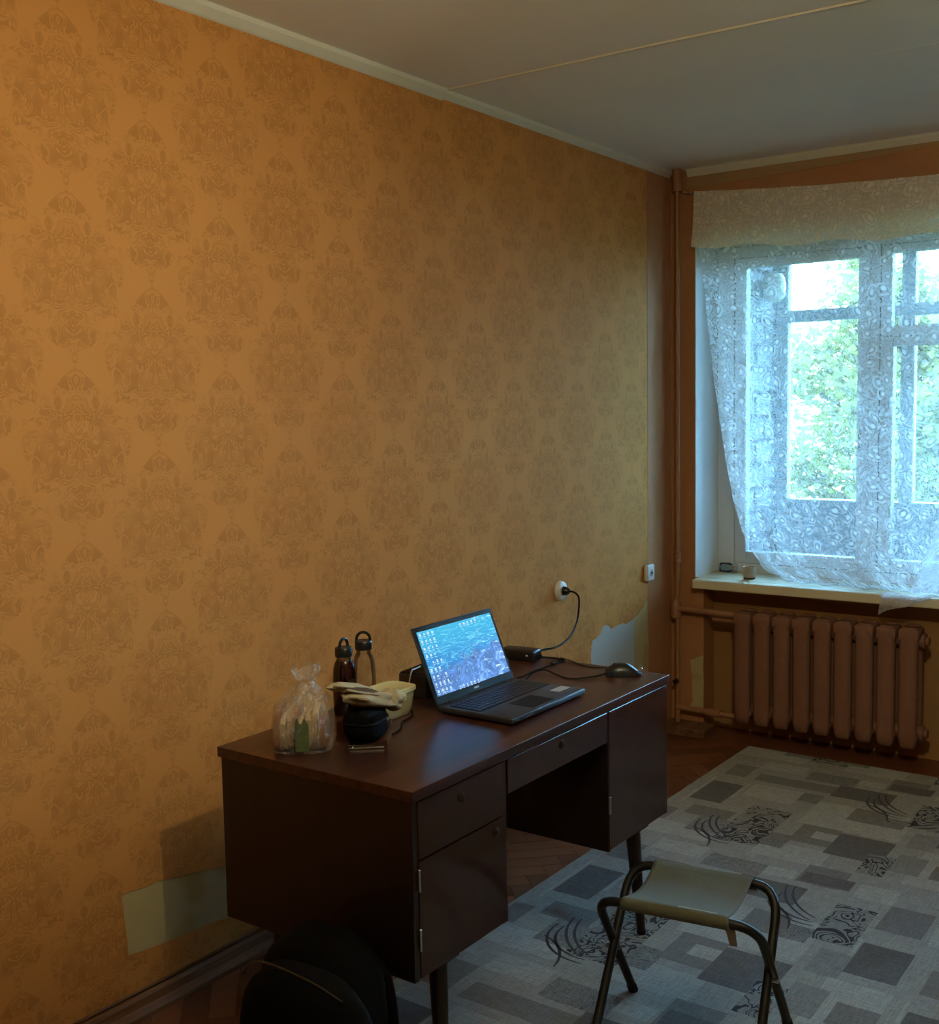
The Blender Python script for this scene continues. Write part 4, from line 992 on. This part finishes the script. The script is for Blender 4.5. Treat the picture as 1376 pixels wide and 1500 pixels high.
def loft(bm, R_, cap0=True, cap1=True):
    rr = [[bm.verts.new(p) for p in ring] for ring in R_]
    for A, B in zip(rr, rr[1:]):
        for q in range(len(A)): bm.faces.new((A[q], A[(q + 1) % len(A)], B[(q + 1) % len(A)], B[q]))
    if cap0: bm.faces.new(rr[0][::-1])
    if cap1: bm.faces.new(rr[-1])
loft(b, [rrect(k, DZ + 0.001 + z) for z, k in pf], True, False); obj('tub', b, tubm, t, True)
b = new_bm(); loft(b, [rrect(k - 0.05, DZ + 0.003 + z) for z, k in pf[:3]] + [rrect(0.90, DZ + 0.052)]); obj('food', b, M['food'], t, True)
b = new_bm(); loft(b, [rrect(1.02, DZ + 0.060), rrect(1.06, DZ + 0.062), rrect(1.06, DZ + 0.071), rrect(0.98, DZ + 0.0735), rrect(0.93, DZ + 0.0715)]); ld = obj('tub_lid', b, M['lid'], t, True)
for sx in (-1, 1):
    b = new_bm(); box(b, (cxx - 0.02, cyy + sx * hy * 1.06 - 0.002, DZ + 0.045), (cxx + 0.02, cyy + sx * hy * 1.06 + 0.003, DZ + 0.068), 0.001); obj('snap_tab', b, M['lid'], ld)
b = new_bm(); box(b, (tx1 * 1.0 - 0.001 + 0.003, cyy - 0.02, DZ + 0.045), (tx1 + 0.006, cyy + 0.02, DZ + 0.068), 0.001); obj('snap_tab', b, M['lid'], ld)

# dark box behind the laptop and a white lead
t = thing('router_box', 'dark grey box with pale edge tucked behind the laptop lid', 'box', (0.41, -2.44, DZ))
b = new_bm(); obox(b, Matrix.Translation((0.405, -2.425, DZ + 0.032)) @ Matrix.Rotation(math.radians(6), 4, 'Z'), (0.09, 0.12, 0.062), 0.004, 2); obj('box_body', b, M['grey_box'], t, True)
b = new_bm(); obox(b, Matrix.Translation((0.405, -2.425, DZ + 0.0645)) @ Matrix.Rotation(math.radians(6), 4, 'Z'), (0.084, 0.114, 0.003), 0.001, 1); obj('box_lid', b, M['bezel'], t)
cable('white_lead', [(0.43, -2.535, DZ + 0.004), (0.425, -2.515, DZ + 0.05), (0.415, -2.49, DZ + 0.075), (0.40, -2.46, DZ + 0.072), (0.39, -2.42, DZ + 0.070)], 0.0022, M['white_plastic'], 'thin white lead looping up beside the dark box')
cable('black_lead', [(0.50, -2.60, DZ + 0.003), (0.535, -2.64, DZ + 0.003), (0.55, -2.70, DZ + 0.003), (0.585, -2.75, DZ + 0.003), (0.60, -2.80, DZ + 0.003)], 0.0022, M['rubber'], 'thin black lead on the desk in front of the food tub')

# ------------------------------------------------------------------ window sill things
t = thing('glass_jar', 'small clear glass jar on its side at the left of the sill', 'jar', (0.20, 0.21, SZ))
b = new_bm(); lathe(b, (0.160, 0.200, SZ + 0.024), [(0.0, 0.0), (0.020, 0.0), (0.023, 0.004), (0.023, 0.050), (0.018, 0.058), (0.018, 0.066)], 18, (0.95, 0.1, 0), False); obj('jar_wall', b, glass('jar_glass', (0.75, 0.85, 0.92), 0.14), t, True)
b = new_bm(); lathe(b, (0.160, 0.200, SZ + 0.024), [(0.0, 0.064), (0.0215, 0.064), (0.0215, 0.080), (0.0, 0.080)], 18, (0.95, 0.1, 0)); obj('jar_lid', b, M['steel'], t, True)
t = thing('cup', 'small beige cup on the window sill beside the curtain hem', 'cup', (0.365, 0.055, SZ))
b = new_bm(); lathe(b, (0.365, 0.055, SZ), [(0.0, 0.0), (0.022, 0.0), (0.025, 0.004), (0.029, 0.058), (0.0265, 0.058), (0.023, 0.008), (0.0, 0.008)], 22); obj('cup_body', b, plain('beige_ceramic', (0.42, 0.33, 0.24), 0.4), t, True)
b = new_bm(); lathe(b, (0.365, 0.055, SZ), [(0.0245, 0.002), (0.0262, 0.003), (0.0262, 0.009), (0.025, 0.010)], 22, None, False); obj('cup_foot_band', b, M['brown_cloth'], t, True)

# ------------------------------------------------------------------ lace curtains
from mathutils import noise as mn
def interp(tab, z):
    if z >= tab[0][0]: return tab[0][1]
    for (z0, x0_), (z1, x1_) in zip(tab, tab[1:]):
        if z <= z0 and z >= z1: return x0_ + (x1_ - x0_) * (z0 - z) / (z0 - z1)
    return tab[-1][1]
def ztop(x): return 2.487 - 0.098 * (x - 0.145) + 0.036 * (x - 0.145) ** 2
def grid_mesh(name, P, mat, par, uvs):
    nu, nv = len(P), len(P[0]); o0 = ORG[par.name] if par else V(0, 0, 0)
    me = bpy.data.meshes.new(name); me.from_pydata([tuple(p - o0) for r_ in P for p in r_], [], [(i * nv + j, (i + 1) * nv + j, (i + 1) * nv + j + 1, i * nv + j + 1) for i in range(nu - 1) for j in range(nv - 1)])
    l = me.uv_layers.new(name='UVMap')
    flat = [uvs[i][j] for i in range(nu) for j in range(nv)]
    for lp in me.loops: l.data[lp.index].uv = flat[lp.vertex_index]
    me.materials.append(mat); me.polygons.foreach_set('use_smooth', [True] * len(me.polygons))
    o = bpy.data.objects.new(name, me); COL.objects.link(o)
    if par: o.parent = par
    ORG[o.name] = o0; return o
CUY = -0.055
cur = thing('lace_curtain', 'sheer white lace curtain hanging over the window, hem bunched on the sill', 'curtain', (0.95, CUY, SZ))
ledge = [(2.47, 0.150), (2.25, 0.156), (2.06, 0.188), (1.85, 0.212), (1.635, 0.238), (1.45, 0.266), (1.267, 0.296), (1.10, 0.330), (0.962, 0.372), (0.87, 0.420), (0.80, 0.470), (0.76, 0.53), (0.735, 0.60)]
NU, NV = 150, 110
P = []; U = []
for i in range(NU + 1):
    s = i / NU; rowp = []; rowu = []
    for j in range(NV + 1):
        tt = j / NV; zt = ztop(0.15 + s * 1.75)
        if tt < 0.9:
            z = zt + (SZ + 0.012 - zt) * tt / 0.9; lay = 0.0
        else: z = SZ + 0.012; lay = (tt - 0.9) / 0.1
        xl = interp(ledge, z); x = xl + s * (1.92 - xl)
        a = 0.004 + 0.010 * tt
        y = CUY + a * math.sin(s * 62 + 2.2 * math.sin(s * 9)) + 0.008 * tt * math.sin(s * 21 + 1.0)
        near = max(0.0, 1 - (z - SZ) / 0.16)
        y += 0.030 * near * mn.noise(V(x * 14, z * 14, 2.0)) + 0.03 * near
        if lay > 0:
            y += lay * 0.085; z = SZ + 0.004 + 0.020 * abs(mn.noise(V(x * 18, lay * 3.0, 5.0))) + 0.012 * (1 - lay)
            x += 0.02 * mn.noise(V(x * 9, lay * 4, 9.0))
        z = max(z, SZ + 0.003)
        rowp.append(V(x, y, z)); rowu.append((s * 1.85, -tt * 1.95))
    P.append(rowp); U.append(rowu)
grid_mesh('lace_sheet', P, M['lace'], cur, U)
P = []; U = []
for i in range(121):
    s = i / 120; rp = []; ru = []
    for j in range(13):
        tt = j / 12; zt = ztop(0.145 + s * 1.77)
        x = 0.145 - 0.010 * tt * tt * (1 - s) + s * 1.77; z = zt + 0.002 - tt * (0.245 - 0.02 * s + 0.008 * math.sin(s * 30))
        y = CUY - 0.012 - 0.010 * tt + 0.004 * math.sin(s * 62 + 2.2 * math.sin(s * 9))
        rp.append(V(x, y, z)); ru.append((s * 1.85 + 0.3, tt * 0.25 + 0.4))
    P.append(rp); U.append(ru)
grid_mesh('valance', P, M['lace_top'], cur, U)
b = new_bm(); tube(b, [(x_, CUY - 0.004, ztop(x_) - 0.002) for x_ in [0.095 + 0.088 * k for k in range(22)]], 0.0022, 6); obj('curtain_wire', b, M['steel'], cur, True)
b = new_bm(); lathe(b, (0.098, 0.0, ztop(0.098)), [(0.006, 0.0), (0.006, 0.004), (0.003, 0.006), (0.003, 0.062), (0.0, 0.064)], 10, (0, -1, 0)); obj('wire_hook', b, M['steel'], cur, True)
# second panel gathered at the right
c2 = thing('lace_curtain', 'second lace curtain panel drawn aside at the right edge of the window', 'curtain', (1.5, -0.085, SZ))
re = [(2.3, 1.78), (1.9, 1.60), (1.5, 1.40), (1.25, 1.295), (1.06, 1.214), (0.95, 1.180), (0.861, 1.150), (0.80, 1.128), (0.752, 1.110)]
P = []; U = []
for i in range(61):
    s = i / 60; rp = []; ru = []
    for j in range(61):
        tt = j / 60; z = 2.30 + (SZ + 0.02 - 2.30) * tt; xl = interp(re, z); x = xl + s * (1.94 - xl)
        y = -0.086 + (0.003 + 0.010 * tt) * math.sin(s * 48 + 3 * tt) + 0.006 * math.sin(s * 17)
        rp.append(V(x, y, z)); ru.append((s * 1.0, -tt * 1.6))
    P.append(rp); U.append(ru)
grid_mesh('lace_sheet', P, M['lace_pink'], c2, U)
P = []; U = []
for i in range(25):
    s = i / 24; rp = []; ru = []
    for j in range(13):
        tt = j / 12
        top = V(1.00 + 0.36 * s, -0.080, SZ + 0.022 + 0.006 * math.sin(s * 14)); drop = 0.088 * (1 - min(1, s * 1.6)) ** 1.2 + 0.006
        x = top.x - 0.012 * tt * (1 - s); y = -0.086 - 0.012 * math.sin(PI * tt * 0.5) - 0.004 * math.sin(s * 20 + tt * 4)
        rp.append(V(x, y, top.z - 0.012 - drop * tt)); ru.append((s * 0.4, tt * 0.12))
    P.append(rp); U.append(ru)
grid_mesh('trailing_hem', P, M['lace_pink'], c2, U)

# ------------------------------------------------------------------ folding stool
SCN = V(1.222, -2.455, 0); ua = math.radians(8.4)
ux = V(math.cos(ua), math.sin(ua), 0); vx = V(-math.sin(ua), math.cos(ua), 0)
stool = thing('camp_stool', 'folding camp stool with dark tube frame and olive canvas seat', 'stool', (1.222, -2.455, CZ))
def W3(u, v, z): return SCN + ux * u + vx * v + V(0, 0, z)
def uframe(hw, hwf, vb, vf, ztop_, name):
    """a bent tube: foot - leg - rounded corner - seat bar - rounded corner - leg - foot"""
    pts = []; r = 0.060
    for sgn in (-1, 1):
        leg = []
        foot = W3(sgn * hwf, vf, CZ + 0.002); top = W3(sgn * hw, vb, ztop_); bar = W3(0, vb, ztop_)
        dleg = (foot - top).normalized(); dbar = (bar - top).normalized()
        leg.append(foot); leg.append(foot + (top - foot) * 0.5)
        p0 = top + dleg * r * 1.3; p2 = top + dbar * r
        for k in range(9):
            q_ = k / 8; leg.append(p0 * (1 - q_) ** 2 + top * 2 * q_ * (1 - q_) + p2 * q_ ** 2)
        if sgn < 0: pts += leg
        else: pts += leg[::-1]
    b = new_bm(); tube(b, pts, 0.0112, 12); fr = obj(name, b, M['olive_tube'], stool, True)
    for sgn in (-1, 1):
        b = new_bm(); f0 = W3(sgn * hwf, vf, CZ); dd = (W3(sgn * hw, vb, ztop_) - f0).normalized()
        tube(b, [f0 + dd * 0.001, f0 + dd * 0.03], 0.0128, 12); obj('foot_cap', b, M['rubber'], fr, True)
    return fr
ZS = 0.378
uframe(0.186, 0.192, 0.118, -0.170, ZS, 'frame_tube')     # far bar, near feet
uframe(0.192, 0.200, -0.118, 0.168, ZS, 'frame_tube')     # near bar, far feet
for sgn in (-1, 1):
    b = new_bm(); c_ = W3(sgn * 0.194, 0.0, 0.205); tube(b, [c_ - ux * 0.018, c_ + ux * 0.018], 0.005, 8); obj('pivot_bolt', b, M['steel'], stool, True)
P = []; U = []
for i in range(25):
    s = -1 + 2 * i / 24; rp = []; ru = []
    # around the far bar, across the sagging seat, around the near bar
    prof = []
    for k in range(9):
        a = -PI * 0.75 + k / 8 * PI * 1.25; prof.append((0.118 + 0.0135 * math.cos(-a + PI * 0.0 - PI * 0.25) , ZS + 0.0135 * math.sin(-a - PI * 0.25)))
    prof = [(0.118 + 0.0135 * math.cos(a), ZS + 0.0135 * math.sin(a)) for a in [(-100 + 190 * k / 8) * PI / 180 for k in range(9)]]
    for k in range(1, 14):
        q_ = k / 14; prof.append((0.118 - 0.236 * q_, ZS + 0.0135 - 0.022 * math.sin(PI * q_) * (0.75 + 0.25 * s * s)))
    prof += [(-0.118 + 0.0135 * math.cos(a), ZS + 0.0135 * math.sin(a)) for a in [(90 + 190 * k / 8) * PI / 180 for k in range(9)]]
    wd = 0.135
    for k, (vv_, zz) in enumerate(prof):
        mid = abs(k / (len(prof) - 1) - 0.5) * 2
        rp.append(W3(s * (wd - 0.014 * (1 - mid ** 2)), vv_, zz)); ru.append((i / 24, k / 30))
    P.append(rp); U.append(ru)
seat = grid_mesh('canvas_seat', P, M['olive_cloth'], stool, U)
md = seat.modifiers.new('thickness', 'SOLIDIFY'); md.thickness = 0.002
b = new_bm()
A = [W3(0.02, -0.1265, ZS + 0.0105), W3(0.105, -0.1265, ZS + 0.0105), W3(0.105, -0.1315, ZS + 0.004), W3(0.02, -0.1315, ZS + 0.004)]
A = [W3(0.005, -0.105, ZS + 0.0135), W3(0.095, -0.105, ZS + 0.0135), W3(0.095, -0.112, ZS + 0.0142), W3(0.005, -0.111, ZS + 0.0142)]
f = [b.verts.new(p) for p in A]; b.faces.new(f); obj('white_tag', b, M['tan_strap'], seat, fix=False)
b = new_bm(); L_ = [(0.120, -0.112, ZS - 0.004), (0.126, -0.110, ZS - 0.03), (0.128, -0.106, ZS - 0.058)]
f1 = []; 
for k, (u_, v_, z_) in enumerate(L_): f1.append((b.verts.new(W3(u_ - 0.012 + 0.004 * k, v_, z_)), b.verts.new(W3(u_ + 0.012, v_ + 0.004, z_))))
for A_, B_ in zip(f1, f1[1:]): b.faces.new((A_[0], A_[1], B_[1], B_[0]))
o = obj('strap_end', b, M['tan_strap'], seat); o.modifiers.new('thickness', 'SOLIDIFY').thickness = 0.002

# ------------------------------------------------------------------ backpack
bp = thing('backpack', 'black backpack slumped on the floor against the end of the desk', 'backpack', (0.74, -3.28, 0.0))
rt = Matrix.Rotation(math.radians(-5), 3, 'X')
obj('main_bag', soft((0.735, -3.215, 0.228), (0.145, 0.088, 0.228), 0.66, 1.0, 0.05, rt, CZ), M['black_cloth'], bp, True)
obj('front_pocket', soft((0.850, -3.372, 0.238), (0.170, 0.056, 0.238), 0.62, 5.0, 0.04, Matrix.Rotation(math.radians(2), 3, 'Y'), CZ), M['black_cloth'], bp, True)
highlight_m = plain('highlight_grey', (0.018, 0.018, 0.018), 0.45)  # lighter grey line stands in for the highlight on the pocket edge
b = new_bm(); tube(b, smooth_path([(0.700, -3.395, 0.435), (0.728, -3.395, 0.466), (0.775, -3.395, 0.476), (0.834, -3.395, 0.475), (0.90, -3.395, 0.470), (0.965, -3.395, 0.456)], 5), 0.0026, 8); obj('pocket_highlight', b, highlight_m, bp, True)
b = new_bm(); tube(b, smooth_path([(0.70, -3.165, 0.40), (0.705, -3.145, 0.425), (0.74, -3.14, 0.43), (0.775, -3.145, 0.425), (0.78, -3.165, 0.40)], 5), 0.008, 8); obj('grab_handle', b, M['black_cloth'], bp, True)
for sx in (-1, 1):
    b = new_bm(); tube(b, smooth_path([(0.735 + sx * 0.07, -3.15, 0.40), (0.735 + sx * 0.10, -3.118, 0.34), (0.735 + sx * 0.115, -3.115, 0.2), (0.735 + sx * 0.12, -3.14, 0.06)], 5), 0.012, 8); obj('shoulder_strap', b, M['black_cloth'], bp, True)

# ------------------------------------------------------------------ ceiling lamp (above the frame), dish and unlit shades added
LB = V(1.90, -3.40, 2.275)
lamp = thing('chandelier', 'pendant ceiling lamp above the frame, with a dish and unlit opal shade added to block its light', 'lamp', (2.02, -3.28, H))
def opal_mat():
    n = NT('opal_glass'); n.n.remove(n.b)
    d = n.n.new('ShaderNodeBsdfDiffuse'); d.inputs[0].default_value = (0.85, 0.82, 0.75, 1)
    tl = n.n.new('ShaderNodeBsdfTranslucent'); n.put(tl.inputs[0], n.mix(n.noise(n.coord(), 20, 2), (0.80, 0.74, 0.62), (0.88, 0.82, 0.70)))
    mx = n.n.new('ShaderNodeMixShader'); mx.inputs[0].default_value = 0.70
    n.l.new(d.outputs[0], mx.inputs[1]); n.l.new(tl.outputs[0], mx.inputs[2])
    tr = n.n.new('ShaderNodeBsdfTransparent'); tr.inputs[0].default_value = (1.0, 0.98, 0.94, 1)
    m2 = n.n.new('ShaderNodeMixShader'); m2.inputs[0].default_value = 0.90
    n.l.new(mx.outputs[0], m2.inputs[1]); n.l.new(tr.outputs[0], m2.inputs[2]); n.l.new(m2.outputs[0], n.out.inputs[0]); return n.m
M['opal'] = opal_mat()
n = NT('light_cut_enamel'); n.n.remove(n.b)
_d = n.n.new('ShaderNodeBsdfDiffuse'); n.put(_d.inputs[0], n.mix(n.noise(n.coord(), 25, 3), (0.24, 0.22, 0.18), (0.30, 0.28, 0.24)))
_t = n.n.new('ShaderNodeBsdfTranslucent'); _t.inputs[0].default_value = (0.50, 0.42, 0.30, 1)
_m = n.n.new('ShaderNodeMixShader'); _m.inputs[0].default_value = 0.06
n.l.new(_d.outputs[0], _m.inputs[1]); n.l.new(_t.outputs[0], _m.inputs[2]); n.l.new(_m.outputs[0], n.out.inputs[0]); M['dish'] = n.m
HUB = V(2.02, -3.28, 2.48)
b = new_bm(); lathe(b, (HUB.x, HUB.y, H), [(0.06, 0.0), (0.055, -0.02), (0.02, -0.045), (0.0, -0.05)], 20); obj('ceiling_canopy', b, M['brass'], lamp, True)
b = new_bm(); tube(b, [(HUB.x, HUB.y, H - 0.04), (HUB.x, HUB.y, 2.44)], 0.008, 10); lathe(b, (HUB.x, HUB.y, 2.44), [(0.0, -0.03), (0.02, -0.02), (0.03, 0.0), (0.02, 0.03), (0.0, 0.04)], 16); obj('stem', b, M['brass'], lamp, True)
bulbs = [LB, V(1.752, -3.176, LB.z), V(2.27, -3.40, LB.z)]  # second unit is unlit, added out of view to block light toward the window
for k, p in enumerate(bulbs):
    b = new_bm(); tube(b, smooth_path([(HUB.x, HUB.y, 2.44), tuple((HUB + p) / 2 + V(0, 0, 0.03)), (p.x, p.y, p.z + 0.125)], 5), 0.006, 8); arm = obj('arm', b, M['brass'], lamp, True)
    lo_ = 0.006 if k == 0 else -0.085
    b = new_bm(); lathe(b, (p.x, p.y, p.z), [(0.105, lo_), (0.100, 0.04), (0.075, 0.085), (0.035, 0.115), (0.018, 0.12), (0.016, 0.117), (0.032, 0.112), (0.071, 0.083), (0.096, 0.039), (0.102, lo_)], 28, None, False); obj('lamp_shade', b, M['opal'], arm, True)
    b = new_bm(); lathe(b, (p.x, p.y, p.z + 0.075), [(0.014, 0.0), (0.016, 0.05), (0.0, 0.05)], 12); obj('bulb_holder', b, M['brass'], arm, True)
    if k: continue
    b = new_bm(); lathe(b, (p.x, p.y, p.z - 0.135), [(0.0, -0.046), (0.05, -0.040), (0.102, -0.020), (0.131, 0.0), (0.131, 0.003), (0.101, -0.016), (0.05, -0.036), (0.0, -0.042)], 28, None, False); dsh = obj('light_cut_dish', b, M['dish'], arm, True)  # unseen dish added below the bulb to cut lamp light on the floor
    for q_ in range(3):
        a = 2 * PI * q_ / 3 + 2.6; b = new_bm(); tube(b, [(p.x + 0.127 * math.cos(a), p.y + 0.127 * math.sin(a), p.z - 0.134), (p.x + 0.104 * math.cos(a), p.y + 0.104 * math.sin(a), p.z + 0.006)], 0.0012, 5); obj('cut_dish_chain', b, M['brass'], dsh)
ld_ = bpy.data.lights.new('bulb_light', 'POINT'); ld_.energy = LAMP_POWER; ld_.color = LAMP_COLOR; ld_.shadow_soft_size = 0.020
lo = bpy.data.objects.new('bulb_light', ld_); COL.objects.link(lo); lo.location = LB - ORG[lamp.name]; lo.parent = lamp
